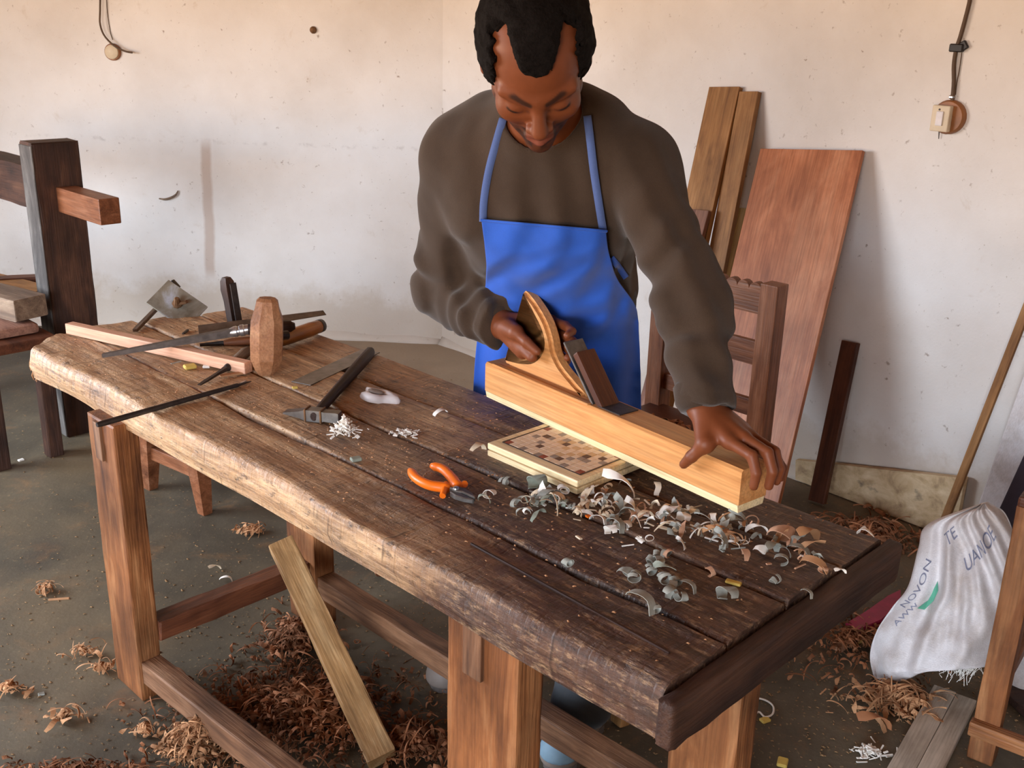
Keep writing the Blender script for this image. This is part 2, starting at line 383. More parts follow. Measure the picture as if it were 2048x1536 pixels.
def lathe_me(prof, n=20):
    """prof: (x along axis, radius)"""
    return loft_me([[(x, r * cos(q), r * sin(q)) for q in np.linspace(0, 2 * pi, n, endpoint=False)] for x, r in prof])
def prism_me(poly, t, bevel=0.0, seg=2):
    """2-D outline in XY extruded by t in Z (centred)"""
    bm = bmesh.new(); vs = [bm.verts.new((x, y, -t / 2)) for x, y in poly]
    f = bm.faces.new(vs); r = bmesh.ops.extrude_face_region(bm, geom=[f])
    for e in r['geom']:
        if isinstance(e, bmesh.types.BMVert): e.co.z += t
    bmesh.ops.recalc_face_normals(bm, faces=bm.faces[:])
    if bevel: bmesh.ops.bevel(bm, geom=[e for e in bm.edges if e.calc_face_angle(0) > .6], offset=bevel, segments=seg, affect='EDGES')
    me = bpy.data.meshes.new('prism'); bm.to_mesh(me); bm.free(); return me
def join_me(parts):
    """parts: list of (mesh, Matrix)"""
    V = []; F = []; off = 0
    for me, mt in parts:
        V += [tuple(mt @ v.co) for v in me.vertices]; F += [tuple(i + off for i in p.vertices) for p in me.polygons]
        off = len(V)
    return mesh(V, F)
def autosmooth(me, ang=40):
    me.polygons.foreach_set('use_smooth', [True] * len(me.polygons))
    try: me.set_sharp_from_angle(angle=radians(ang))
    except Exception: pass
    return me
def spline(pts, n):
    """Catmull-Rom through pts"""
    P = np.array(pts, float); P = np.vstack([2 * P[0] - P[1], P, 2 * P[-1] - P[-2]]); out = []
    m = len(P) - 3
    for s in np.linspace(0, m - 1e-6, n):
        i = int(s); t = s - i; p0, p1, p2, p3 = P[i:i + 4]
        out.append(.5 * ((2 * p1) + (-p0 + p2) * t + (2 * p0 - 5 * p1 + 4 * p2 - p3) * t * t + (-p0 + 3 * p1 - 3 * p2 + p3) * t ** 3))
    return np.array(out)

# value noise on numpy points
_tab = rng.random((32, 32, 32)) * 2 - 1
def vnoise(p):
    p = np.asarray(p, float); i = np.floor(p).astype(int); f = p - i; f = f * f * (3 - 2 * f); i &= 31; j = (i + 1) & 31
    def g(a, b, c): return _tab[a, b, c]
    x0, y0, z0 = i[..., 0], i[..., 1], i[..., 2]; x1, y1, z1 = j[..., 0], j[..., 1], j[..., 2]
    fx, fy, fz = f[..., 0], f[..., 1], f[..., 2]
    l = lambda a, b, t: a + (b - a) * t
    return l(l(l(g(x0, y0, z0), g(x1, y0, z0), fx), l(g(x0, y1, z0), g(x1, y1, z0), fx), fy),
             l(l(g(x0, y0, z1), g(x1, y0, z1), fx), l(g(x0, y1, z1), g(x1, y1, z1), fx), fy), fz)

# ------------------------------------------------------------------ signed distance bodies
def cone(p, a, b, ra, rb):
    a = np.array(a, float); b = np.array(b, float); ba = b - a
    t = np.clip(((p - a) @ ba) / (ba @ ba), 0, 1)
    return np.linalg.norm(p - a - t[..., None] * ba, axis=-1) - (ra + (rb - ra) * t)
def ball(p, c, r): return np.linalg.norm(p - np.array(c, float), axis=-1) - r
def ell(p, c, r):
    q = (p - np.array(c, float)) / np.array(r, float); k0 = np.linalg.norm(q, axis=-1)
    k1 = np.linalg.norm(q / np.array(r, float), axis=-1) + 1e-9
    return k0 * (k0 - 1) / k1
def smin(a, b, k):
    h = np.clip(.5 + .5 * (b - a) / k, 0, 1); return b + (a - b) * h - k * h * (1 - h)
def smax(a, b, k): return -smin(-a, -b, k)
def sdf_mesh(f, lo, hi, h, margin=1.7):
    lo = np.array(lo, float); hi = np.array(hi, float); B = 8
    nb = np.ceil((hi - lo) / (B * h)).astype(int)
    bi = np.stack(np.meshgrid(*[np.arange(n) for n in nb], indexing='ij'), -1).reshape(-1, 3)
    c = lo + (bi + .5) * B * h
    dv = np.concatenate([f(q) for q in np.array_split(c, max(1, len(c) // 200000))])
    bi = bi[np.abs(dv) < B * h * .87 * margin]
    g = np.stack(np.meshgrid(*[np.arange(9)] * 3, indexing='ij'), -1)
    idx0 = bi * B
    Vv = np.empty((len(bi), 9, 9, 9), np.float32)
    for s in range(0, len(bi), 400):
        pts = lo + (idx0[s:s + 400, None, None, None, :] + g[None]) * h
        Vv[s:s + 400] = f(pts.reshape(-1, 3)).reshape(pts.shape[:-1])
    ins = Vv < 0
    corners = [(i, j, k2) for i in (0, 1) for j in (0, 1) for k2 in (0, 1)]
    sub = lambda A, o: A[:, o[0]:o[0] + 8, o[1]:o[1] + 8, o[2]:o[2] + 8]
    cnt = sum(sub(ins, o).astype(np.int8) for o in corners)
    act = (cnt > 0) & (cnt < 8); w = np.argwhere(act)
    acc = np.zeros((len(w), 3)); num = np.zeros(len(w))
    for a in range(8):
        for b in range(a + 1, 8):
            ca, cb = np.array(corners[a]), np.array(corners[b])
            if np.abs(ca - cb).sum() != 1: continue
            va = Vv[w[:, 0], w[:, 1] + ca[0], w[:, 2] + ca[1], w[:, 3] + ca[2]]; vb = Vv[w[:, 0], w[:, 1] + cb[0], w[:, 2] + cb[1], w[:, 3] + cb[2]]
            m = (va < 0) != (vb < 0); t = np.where(m, va / np.where(m, va - vb, 1), 0)
            acc += (ca + (cb - ca) * t[:, None]) * m[:, None]; num += m
    G = idx0[w[:, 0]] + w[:, 1:]
    pos = lo + (G + acc / num[:, None]) * h
    N = nb * B + 2
    key = (G[:, 0] * N[1] + G[:, 1]) * N[2] + G[:, 2]
    order = np.argsort(key); ks = key[order]
    def look(gg):
        q = (gg[:, 0] * N[1] + gg[:, 1]) * N[2] + gg[:, 2]
        i = np.clip(np.searchsorted(ks, q), 0, len(ks) - 1); return np.where(ks[i] == q, order[i], -1)
    quads = []
    for ax in range(3):
        o = [0, 0, 0]; o[ax] = 1
        s0 = ins[:, :8, :8, :8]; s1 = sub(ins, o); e = np.argwhere(s0 != s1)
        fl = s0[e[:, 0], e[:, 1], e[:, 2], e[:, 3]]
        gg = idx0[e[:, 0]] + e[:, 1:]; b1, b2 = (ax + 1) % 3, (ax + 2) % 3
        d1 = np.zeros(3, int); d1[b1] = 1; d2 = np.zeros(3, int); d2[b2] = 1
        q = np.stack([look(gg - d1 - d2), look(gg - d2), look(gg), look(gg - d1)], 1)
        ok = (q >= 0).all(1); q = q[ok]; fl = fl[ok]
        q[~fl] = q[~fl][:, ::-1]; quads.append(q)
    Q = np.concatenate(quads)
    me = bpy.data.meshes.new('sdf')
    me.vertices.add(len(pos)); me.vertices.foreach_set('co', pos.astype(np.float32).ravel())
    me.loops.add(len(Q) * 4); me.loops.foreach_set('vertex_index', Q.astype(np.int32).ravel())
    me.polygons.add(len(Q)); me.polygons.foreach_set('loop_start', np.arange(0, len(Q) * 4, 4, dtype=np.int32))
    me.update(calc_edges=True); me.polygons.foreach_set('use_smooth', [True] * len(Q))
    return me, pos

# ================================================================== ROOM
CRN = np.array([-.344, 4.817, 0]); WRD = np.array([.673, -.74, 0]); WRD /= np.linalg.norm(WRD)
WRN = np.array([-WRD[1] * -1, 0, 0]) ; WRN = np.array([-.74, -.673, 0]); WRN /= np.linalg.norm(WRN)   # into the room
def wr(x, y): return onplane(x, y, CRN, WRN)
def wr_pt(s, z, off=0.0): return CRN + WRD * s + WRN * off + np.array([0, 0, z])
CEIL = 2.75
A_ = np.array([-3.2, 5.02, 0]); B_ = CRN; C_ = CRN + WRD * 4.6; D_ = np.array([2.75, -2.4, 0]); E_ = np.array([-3.2, -2.4, 0])
def wall(name, p, q, m, hole=None, t=.16, rows=None):
    """a wall slab from p to q (inner face), hole = (s0, s1, z0, z1)"""
    p = np.array(p, float); q = np.array(q, float); L = np.linalg.norm(q - p); d = (q - p) / L; n = np.array([-d[1], d[0], 0])
    c = (A_ + B_ + D_) / 3
    if (c - p) @ n > 0: n = -n                       # outward
    parts = []
    def slab(s0, s1, z0, z1):
        me = box_me(s1 - s0, t, z1 - z0, 0)
        parts.append((me, frame(p + d * (s0 + s1) / 2 + n * t / 2 + np.array([0, 0, (z0 + z1) / 2]), d, z=(0, 0, 1))))
    if hole is None: slab(0, L, 0, CEIL)
    else:
        s0, s1, z0, z1 = hole
        slab(0, s0, 0, CEIL); slab(s1, L, 0, CEIL); slab(s0, s1, z1, CEIL)
        if z0 > 0: slab(s0, s1, 0, z0)
    o = link(name, join_me(parts), m); tag(o, kind='structure'); return o
wall('wall_left', A_, B_, MAT['wall_a'])
wall('wall_right', B_, C_, MAT['wall_b'])
wall('wall_side', C_, D_, MAT['wall_b'])
wall('wall_rear', D_, E_, MAT['wall_b'], (2.75 - DOOR['x1'], 2.75 - DOOR['x0'], DOOR['z0'], DOOR['z1']))
wall('wall_window', E_, A_, MAT['wall_b'], (WIN['y0'] + 2.4, WIN['y1'] + 2.4, WIN['z0'], WIN['z1']))
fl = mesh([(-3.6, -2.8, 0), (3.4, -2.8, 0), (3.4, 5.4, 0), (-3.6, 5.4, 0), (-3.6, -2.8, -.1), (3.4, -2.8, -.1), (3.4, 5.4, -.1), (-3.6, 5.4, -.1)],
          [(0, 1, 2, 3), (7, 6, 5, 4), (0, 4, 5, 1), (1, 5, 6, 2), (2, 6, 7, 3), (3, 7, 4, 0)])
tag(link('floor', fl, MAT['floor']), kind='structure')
ce = link('ceiling', box_me(7, 8.2, .1, 0), MAT['ceiling']); ce.location = (-.1, 1.3, CEIL + .05); tag(ce, kind='structure')
# rough cove of plaster where the left wall meets the floor
cv = []
for i, x in enumerate(np.linspace(-3.1, -.345, 60)):
    yw = A_[1] + (x - A_[0]) / (B_[0] - A_[0]) * (B_[1] - A_[1]); r = .022 + .012 * vnoise(np.array([x * 6, 1.3, 2.2]))
    cv.append([(x, yw + .01, -.005), (x, yw - r * 1.3, -.005), (x, yw - r * .5, r * .5), (x, yw + .002, r * 1.6), (x, yw + .01, r * 1.6)])
tag(link('trim_1', loft_me(cv), MAT['wall_b'], smooth=True), kind='structure')
cv = []
for i, s in enumerate(np.linspace(0.0, 3.4, 60)):
    r = .022 + .012 * vnoise(np.array([s * 6, 5.3, 2.2]))
    cv.append([CRN + WRD * s + WRN * o + np.array([0, 0, z]) for o, z in ((-.01, -.005), (r * 1.3, -.005), (r * .5, r * .5), (-.002, r * 1.6), (-.01, r * 1.6))])
tag(link('trim_2', loft_me([c[::-1] for c in cv]), MAT['wall_b'], smooth=True), kind='structure')

# ================================================================== WORKBENCH
wb = thing('workbench', 'long old wooden workbench with a thick scarred plank top', 'workbench', bench(.93, .28, 0))
BM = frame(BO, BU, z=(0, 0, 1))
def plank_me(u0, u1, f0, f1, z0, z1, n, rf, rb, amp, seed, end0=None):
    rings = []
    us = np.linspace(0, 1, n)
    for t in us:
        ring = []
        uu = u0 + (u1 - u0) * t
        v0, v1 = f0(uu), f1(uu)
        prof = [(v1 - .004, z0), ((v0 + v1) / 2, z0), (v0 + rf * .45, z0), (v0 + .004, z0 + .012), (v0 - .004, z0 + .03), (v0, z1 - rf)]
        for a in (30, 60): prof.append((v0 + rf - rf * cos(radians(a)), z1 - rf + rf * sin(radians(a))))
        for s in np.linspace(0, 1, 12): prof.append((v0 + rf + (v1 - rb - v0 - rf) * s, z1))
        prof += [(v1 - rb * .3, z1 - rb * .3), (v1, z1 - rb)]
        for (v, z) in prof:
            e = end0(v) * max(0, 1 - t * 6) if end0 else 0
            ring.append((uu + e, v, z))
        rings.append(ring)
    R = np.array(rings); q = R * np.array([7, 38, 38]) + seed
    d = vnoise(q) * amp + vnoise(R * np.array([22, 110, 110]) + seed) * amp * .35
    low = vnoise(R * np.array([2.6, 6, 6]) + seed * 2) * amp * 1.4
    topm = (R[..., 2] > z1 - .03).astype(float)
    R[..., 2] += (d + low) * topm * 1.0 - np.abs(d) * .3 * topm
    R[..., 1] += vnoise(R * np.array([5, 20, 20]) + seed + 9) * amp * 1.2 * (R[..., 1] < np.median(R[..., 1]))
    me = loft_me([list(map(tuple, r)) for r in R]); return autosmooth(me, 50)
w_ = lambda a, s: (lambda u: a + .006 * vnoise(np.array([u * 3.1, s, .5])) + .002 * vnoise(np.array([u * 11, s, 1.5])))
gapC, gapB, gapA = w_(.137, 1.2), w_(.281, 5.1), w_(.432, 8.4)
gf = lambda g, o: (lambda u: g(u) + o)
g = .0035
front = w_(-.004, 3.3)
def pl(name, me, m):
    o = link(name, me, m); place(o, BM, wb); return o
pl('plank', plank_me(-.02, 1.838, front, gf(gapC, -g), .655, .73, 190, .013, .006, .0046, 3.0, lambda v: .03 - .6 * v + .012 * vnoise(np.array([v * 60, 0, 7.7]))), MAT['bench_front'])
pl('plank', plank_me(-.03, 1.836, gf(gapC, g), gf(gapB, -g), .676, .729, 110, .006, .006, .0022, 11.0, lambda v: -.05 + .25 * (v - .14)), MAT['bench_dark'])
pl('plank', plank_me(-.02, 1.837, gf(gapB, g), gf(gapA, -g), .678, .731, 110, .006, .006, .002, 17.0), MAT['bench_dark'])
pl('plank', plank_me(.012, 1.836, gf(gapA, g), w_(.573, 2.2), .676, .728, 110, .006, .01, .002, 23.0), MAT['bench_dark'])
eb = link('end_board', box_me(.60, .026, .068, .010, 3, .0006, 16), MAT['old_dark'])
autosmooth(eb.data, 50); place(eb, frame(bench(1.8535, .285, .6925), BV, z=(0, 0, 1)), wb)
# long wedge-shaped split in the front plank (right half)
cr = beam('crack_fillet', bench(1.42, .083, .7305), bench(1.80, .066, .7308), .0035, .004, MAT['old_dark'], wb, bevel=.001)
# bearers under the top
for u_ in (.44, 1.52):
    beam('bearer', bench(u_ + .01, .06, .655), bench(u_ + .01, .54, .655), .05, .042, MAT['stretcher'], wb, up=(0, 0, 1))
def leg(u0, u1, v0, v1, ztop, m=MAT['leg_wood']):
    me = box_me(ztop, v1 - v0, u1 - u0, .005, 2, .0006, 14)
    o = link('leg', me, m); c = bench((u0 + u1) / 2, (v0 + v1) / 2, ztop / 2)
    place(o, frame(c, (0, 0, 1), y=BV), wb); return o
l1 = leg(.345, .468, -.028, .026, .668)
l2 = leg(1.446, 1.592, .012, .066, .66)
l3 = leg(.375, .495, .43, .49, .675)
l4 = leg(1.565, 1.70, .44, .50, .675)
# exposed tenons in the front legs
beam('tenon', bench(.40, -.029, .66), bench(.40, -.029, .575), .012, .03, MAT['stretcher'], wb, side=BV, bevel=.002)
beam('tenon', bench(1.506, .0105, .655), bench(1.506, .0105, .575), .012, .038, MAT['stretcher'], wb, side=BV, bevel=.002)
st = dict(bevel=.004, jitter=.0006, cuts=12)
beam('stretcher', bench(.45, .026, .162), bench(.45, .43, .162), .05, .05, MAT['redwood_dark'], wb, up=(0, 0, 1), **st)
beam('stretcher', bench(.468, .0, .075), bench(1.446, .035, .075), .046, .056, MAT['stretcher'], wb, up=(0, 0, 1), **st)
beam('stretcher', bench(.495, .46, .122), bench(1.565, .465, .122), .05, .055, MAT['stretcher'], wb, up=(0, 0, 1), **st)
# splinters hanging from the ragged left end
sp = []
for i in range(14):
    p0 = bench(.0 - .0 * i, .0 + rng.uniform(0, .05), .70 - rng.uniform(0, .035)); pts = [p0 + BU * -.004]
    for k_ in range(4): pts.append(pts[-1] + np.array([rng.uniform(-.004, .002), rng.uniform(-.004, .004), -rng.uniform(.004, .011)]))
    sp.append((tube_me(pts, [.003, .0028, .002, .0015, .0008], 5), Matrix.Translation(-V3(bench(.93, .28, 0)))))
so = link('splinters', join_me(sp), MAT['curl_tan'], wb); tag(so, kind='stuff')

# batten leaning under the bench
ba, bb = on(765, 1520, .02), bench(.47, .415, .475)
bt = tag(beam('batten', ba, at(563, 1088, bb[1] - .03), .062, .04, MAT['batten'], None, side=(.9, .3, .2), jitter=.0008, cuts=10),
         'rough light brown batten leaning slantwise under the workbench', 'batten')

# ================================================================== GAME BOARD (plain generic grid) AND JOINTER PLANE
# folding board: two thin pale boards one on the other, square inlay on the upper one
gb0 = bench(1.195, .345, 0); 
g_a, g_b, g_c = on(975, 886, .757), on(1155, 963, .757), on(1266, 928, .757)
gx = (g_b - g_a); gL = np.linalg.norm(gx); gx = gx / gL; gy = np.cross([0, 0, 1], gx); gW = .262
gm = thing('game_board', 'pale folding game board with a grid of small coloured squares under the plane', 'game board', (g_a + gx * gL / 2 + gy * gW / 2) * np.array([1, 1, 0]) + np.array([0, 0, TOP + .002]))
gc = gm.location
def gpt(x, y, z): return g_a * np.array([1, 1, 0]) + gx * x + gy * y + np.array([0, 0, z])
for z0, z1 in ((.7325, .7435), (.7455, .7575)):
    o = link('board_leaf', box_me(gL, gW, z1 - z0, .0022, 2), MAT['plane_pale']); place(o, frame(gpt(gL / 2, gW / 2, (z0 + z1) / 2), gx, y=gy), gm)
o = link('hinge_core', box_me(gL - .012, gW - .012, .003, 0), MAT['curl_tan']); place(o, frame(gpt(gL / 2, gW / 2, .7445), gx, y=gy), gm)
fx0, fx1, fy0, fy1 = .016, gL - .014, .022, gW - .022
o = link('inlay_border', join_me([(box_me(fx1 - fx0, .0022, .0012, 0), frame(gpt((fx0 + fx1) / 2, y_, .7577), gx, y=gy)) for y_ in (fy0, fy1)] +
        [(box_me(.0022, fy1 - fy0, .0012, 0), frame(gpt(x_, (fy0 + fy1) / 2, .7577), gx, y=gy)) for x_ in (fx0, fx1)]), MAT['dark_steel'], gm); o.matrix_local = Matrix.Translation(-gc)
tiles = {c: plain('tile_' + c, v, .55, 0, .07, 40) for c, v in dict(pale=lin(228, 204, 172), warm=lin(206, 172, 126), grey=lin(150, 136, 122), dark=lin(92, 66, 52), red=lin(142, 66, 44)).items()}
NX, NY = 15, 15
tw, th = (fx1 - fx0 - .004) / NX, (fy1 - fy0 - .004) / NY
tile_me = {c: box_me(tw - .0012, th - .0012, .0016, .0003, 1) for c in tiles}
for c in tiles: tile_me[c].materials.append(tiles[c])
def tile_kind(i, j):
    if (i in (0, 7, 14) and j in (0, 7, 14)) and not (i == 7 and j == 7): return 'red'
    if (i, j) in ((4, 2), (9, 1), (2, 5), (6, 5), (11, 4), (12, 9), (5, 10), (9, 9), (3, 12), (10, 12), (13, 5)): return 'dark'
    if (i * 5 + j * 3) % 13 == 4 or (i in (3, 11) and j % 7 in (0, 3)): return 'grey'
    return 'warm' if abs(i - 8) + abs(j - 6) < 5 and (i + 2 * j) % 3 == 0 else 'pale'
for i in range(NX):
    for j in range(NY):
        o = bpy.data.objects.new('square', tile_me[tile_kind(i, j)]); COL.objects.link(o)
        place(o, frame(gpt(fx0 + .002 + tw * (i + .5), fy0 + .002 + th * (j + .5), .7574 + .0002 * ((i * 7 + j * 3) % 3)), gx, y=gy), gm)

PA = np.array([-.054, 1.972, 0]); PD = np.array([.629, -.778, 0]); PD /= np.linalg.norm(PD); PN = np.array([-PD[1], PD[0], 0])   # near-left end, along, away from viewer
PL, PW, PZ0, PZ1 = .652, .066, .7585, .832
def pp(a, n, z): return PA + PD * a + PN * n + np.array([0, 0, z])
pt = thing('jointer_plane', 'long pale wooden hand plane held by the man over the game board', 'plane', pp(PL / 2, PW / 2, PZ0))
# body: chamfered block with a mouth opening; sole is a paler strip
sec = [(0, .014), (0, PZ1 - PZ0 - .004), (.004, PZ1 - PZ0), (PW - .004, PZ1 - PZ0), (PW, PZ1 - PZ0 - .004), (PW, .014)]
body = loft_me([[(x, n_, z) for n_, z in sec][::-1] for x in (0, PL)])
PM = frame(pp(0, 0, PZ0), PD, z=(0, 0, 1))
o = link('body', body, MAT['plane_body']); place(o, PM, pt)
so_ = loft_me([[(x, n_, z) for n_, z in [(.003, 0), (0, .0135), (PW, .0135), (PW - .003, 0)]][::-1] for x in (.002, PL - .002)])
place(link('sole', so_, MAT['plane_pale']), PM, pt)
# rear tote with a swept horn and a long foot let into the body
tote = spline([(.035, .0), (.03, .017), (.075, .022), (.118, .034), (.142, .058), (.145, .082), (.128, .108), (.100, .130), (.082, .152), (.080, .160), (.090, .160),
               (.118, .144), (.148, .118), (.166, .090), (.176, .064), (.196, .042), (.232, .022), (.262, .007), (.268, .0)], 70)
to = link('tote', prism_me([tuple(q) for q in tote], .030, .007, 2), MAT['plane_body']); autosmooth(to.data, 60)
place(to, frame(pp(0, PW * .5 + .004, PZ1 - .002), PD, y=(0, 0, 1)), pt)
# rebate line: raised near wall in front of tote foot
place(link('side_rail', box_me(.28, .010, .004, .001, 1), MAT['plane_body']), frame(pp(.16, .006, PZ1), PD, z=(0, 0, 1)), pt)
# iron, wedge and mouth curl
ir = link('iron', box_me(.15, .046, .004, .001, 1), MAT['steel']); place(ir, frame(pp(.268, PW / 2, PZ1 + .038), PD * .66 + np.array([0, 0, -.75]), y=PN), pt)
we = link('wedge', box_me(.12, .044, .014, .003, 2), MAT['redwood_dark']); place(we, frame(pp(.288, PW / 2, PZ1 + .036), PD * .66 + np.array([0, 0, -.75]), y=PN), pt)
place(link('mouth', box_me(.055, .046, .002, 0), MAT['dark_steel']), frame(pp(.345, PW / 2, PZ1 + .0008), PD, z=(0, 0, 1)), pt)

# ------------------------------------------------------------------ shavings (curl meshes shared)
R_seed = [1.3]
vnoise_c = vnoise
def curl_me(turns, r0, r1, width, lean=0.0, n=16, thick=.0005, wav=.0, flat=.72):
    rings = []
    for i in range(n):
        t = i / (n - 1); a = turns * 2 * pi * t; r = r0 + (r1 - r0) * t
        c = np.array([r * cos(a), lean * t, r * sin(a)]); rad = np.array([cos(a), 0, sin(a)])
        w2 = width * (.35 + .65 * sin(pi * (.12 + .8 * t)) * (.8 + .2 * sin(9 * t + width * 900))) / 2; e = wav * sin(5 * t)
        rings.append([c + rad * thick + np.array([0, -w2, e]), c + rad * thick + np.array([0, w2, -e]), c - rad * thick + np.array([0, w2, -e]), c - rad * thick + np.array([0, -w2, e])])
    R = np.array(rings); sd_c = R_seed[0]; R_seed[0] += 3.7
    R += vnoise_c(R * 60 + sd_c)[..., None] * np.array([.35, 1.0, .6]) * width * .22 + np.sin(R[..., 1:2] * 400 + sd_c) * np.array([.0, 0, .0012])
    R[..., 2] *= flat; R -= (R.reshape(-1, 3).min(0) + R.reshape(-1, 3).max(0)) / 2; R[..., 2] -= R[..., 2].min()
    return loft_me([list(map(tuple, q)) for q in R])
CURL = [curl_me(.75, .010, .012, .014, .004), curl_me(1.3, .007, .011, .011, .014), curl_me(.45, .022, .024, .016, .006, 10), curl_me(1.9, .005, .010, .018, .004, 22),
        curl_me(.3, .03, .028, .013, .01, 8, wav=.004), curl_me(.9, .011, .007, .018, -.010)]
CURL += [curl_me(.22, .034, .030, .017, .004, 9, wav=.005), curl_me(.55, .014, .018, .009, .016, 12, wav=.003), curl_me(1.1, .009, .014, .005, .022, 18), curl_me(.35, .05, .04, .0045, .02, 14, wav=.002)]
STICK = [box_me(.024, .0035, .0022, .0006, 1), box_me(.015, .006, .003, .0008, 1), box_me(.012, .009, .004, .001, 1)]
for q in CURL: autosmooth(q, 60)
_cm = {}
def curl_of(i, m):
    if (i, m) not in _cm:
        c = (CURL + STICK)[i].copy(); c.materials.clear(); c.materials.append(MAT[m]); _cm[(i, m)] = c
    return _cm[(i, m)]
def shaving(name, x, y, z, i, m, s, rz, label, group, cat='shaving', tilt=0.0):
    o = bpy.data.objects.new(name, curl_of(i, m)); COL.objects.link(o)
    p = on(x, y, z + .0005); o.location = V3(p); o.rotation_euler = (tilt, tilt * .6, rz); o.scale = (s, s, s)
    return tag(o, label, cat, group)
R_ = lambda a, b: float(rng.uniform(a, b))
ZT = TOP + .002
L_grey = 'grey curled shaving in the scatter on the dark front right of the bench'
for x, y, i, s in [(1250, 1150, 5, 1.0), (1268, 1160, 1, 1.1), (1300, 1128, 3, 1.0), (1316, 1135, 0, 1.1), (1330, 1165, 1, 1.2), (1342, 1185, 2, .9), (1350, 1170, 3, 1.0), (1336, 1195, 0, 1.1), (1372, 1180, 2, .8),
                   (1330, 1115, 5, 1.0), (1325, 1150, 4, 1.1), (1300, 1145, 1, 1.0), (1360, 1200, 1, 1.0)]:
    shaving('wood_shaving', x, y, ZT, i, ['curl_grey', 'curl_green'][x % 2], s * .9, R_(0, 6.28), L_grey, 'grey curls at the front right of the bench', tilt=R_(-.3, .3))
for x, y, i, s, lb in [(1278, 1215, 2, 1.15, 'broad grey curled shaving nearest the front edge, below the main grey scatter'), (1452, 1198, 5, 1.2, 'pale grey rolled shaving lying alone right of the grey scatter'),
                       (1136, 1132, 3, .85, 'small grey rolled shaving alone on the middle of the front plank'), (1550, 1165, 1, .7, 'short grey flat shaving near the right end of the bench'),
                       (1612, 1192, 2, .5, 'tiny grey flake nearest the dark right end board'), (1310, 1222, 1, .8, 'small grey curl just right of the broad one at the front'),
                       (1595, 1112, 2, .9, 'rounded grey flake near the right back corner of the bench'), (1540, 1112, 4, 1.1, 'long grey-green curved shaving near the right back corner'), (1562, 1130, 0, .9, 'grey bent shaving beside the long curved one at right')]:
    shaving('wood_shaving', x, y, ZT, i, 'curl_grey', s, R_(0, 6.28), lb, None, tilt=R_(-.2, .2))
COLOUR = dict(curl_grey='grey', curl_green='grey-green', curl_cream='cream', curl_pink='pinkish', curl_tan='tan', white='white')
def shape_of(i): return 'wood sliver' if i >= 10 else 'long strip shaving' if i in (6, 9) else 'rolled shaving' if i in (1, 3, 5, 8) else 'bent shaving'
pile = []
while len(pile) < 190:
    t = rng.random() ** 1.2; x = 1040 + 620 * t + rng.normal(0, 44); y = 990 + 118 * t + rng.normal(0, 22)
    edge = 795 + .4535 * (x - 970) + 14 if x > 1275 else 984 - max(0, x - 1160) * .33
    if x > 1500: edge = max(edge, 1015 + (x - 1500) * .36)
    if y > edge and x < 1690: pile.append((x, y, t))
for (x, y, t) in pile:
    m = random.choice(['curl_grey', 'curl_green', 'curl_cream', 'white']) if t < .2 else random.choice(['curl_cream', 'curl_pink', 'curl_cream', 'white', 'white', 'curl_grey']) if t < .62 else random.choice(['curl_grey', 'curl_pink', 'curl_tan', 'white', 'curl_grey'])
    i = random.choice([0, 1, 2, 4, 5, 6, 6, 7, 7, 8, 9, 10, 10, 11]); s = R_(.5, 1.0)
    zone = 'beside the front corner of the game board' if x < 1230 else 'in front of the middle of the plane' if x < 1420 else 'beyond the front end of the plane'
    shaving('wood_shaving', x, y, ZT + R_(0, .006), i, m, s, R_(0, 6.28), f'{COLOUR[m]} {shape_of(i)} in the litter {zone}', 'shavings in front of the plane', tilt=R_(-.4, .4))
for x, y, i, m, s, lb in [(1235, 985, 4, 'white', 1.5, 'large white wavy shaving beside the corner of the game board'), (1126, 988, 3, 'white', 1.1, 'white rolled shaving standing at the front corner of the game board'),
                          (1075, 975, 5, 'curl_green', 1.5, 'large grey-green curl left of the game board corner'), (1095, 1003, 2, 'curl_grey', 1.1, 'flat grey shaving in front of the game board corner'),
                          (1032, 1014, 0, 'curl_grey', .8, 'small grey curl between the pliers and the litter'), (1010, 968, 1, 'curl_grey', .9, 'grey splintery shaving right of the plier jaws'),
                          (1730, 1080, 4, 'white', 1.0, 'white torn curl near the back right corner of the bench'), (1560, 1080, 5, 'curl_pink', 1.7, 'large pinkish crumpled shaving at the back right of the bench'),
                          (1612, 1088, 4, 'curl_tan', 1.3, 'long tan strip shaving at the back right of the bench'), (880, 830, 2, 'white', .7, 'small white flake behind the white chip heap'),
                          (1680, 1150, 4, 'white', .5, 'tiny white fleck at the right end of the bench'), (955, 905, 2, 'curl_cream', .9, 'thin translucent curl left of the game board')]:
    shaving('wood_shaving', x, y, ZT, i, m, s, R_(0, 6.28), lb, None, tilt=R_(-.2, .2))
# short white match-like sticks
for k_ in range(26):
    bx, by, where = random.choice([(1430, 1048, 'near the front end of the plane'), (1460, 1072, 'near the back right of the bench'), (1370, 1012, 'close under the plane')]); x = bx + rng.normal(0, 20); y = by + abs(rng.normal(0, 9)); m = random.choice(['white', 'curl_cream'])
    shaving('wood_stick', x, y, ZT, random.choice([10, 10, 11]), m, R_(.7, 1.1), R_(0, 3.14), f'short {COLOUR[m]} match-like wood stick {where}', 'match-like sticks on the bench', 'sliver')
shaving('yellow_stub', 1467, 1165, ZT, 11, 'chip_yellow', 1.5, -.5, 'yellow stub of wood right of the grey scatter', None, 'wood chip')
shaving('yellow_chip', 380, 733, ZT, 12, 'chip_yellow', 2.2, .6, 'yellow square wood chip left of the mallet', None, 'wood chip')
shaving('white_chip', 413, 733, ZT, 12, 'white', 1.3, .1, 'small white chip right of the yellow square chip', None, 'wood chip')
shaving('grey_chip', 352, 725, ZT, 10, 'curl_grey', 1.1, .9, 'small grey sliver left of the yellow square chip', None, 'wood chip')
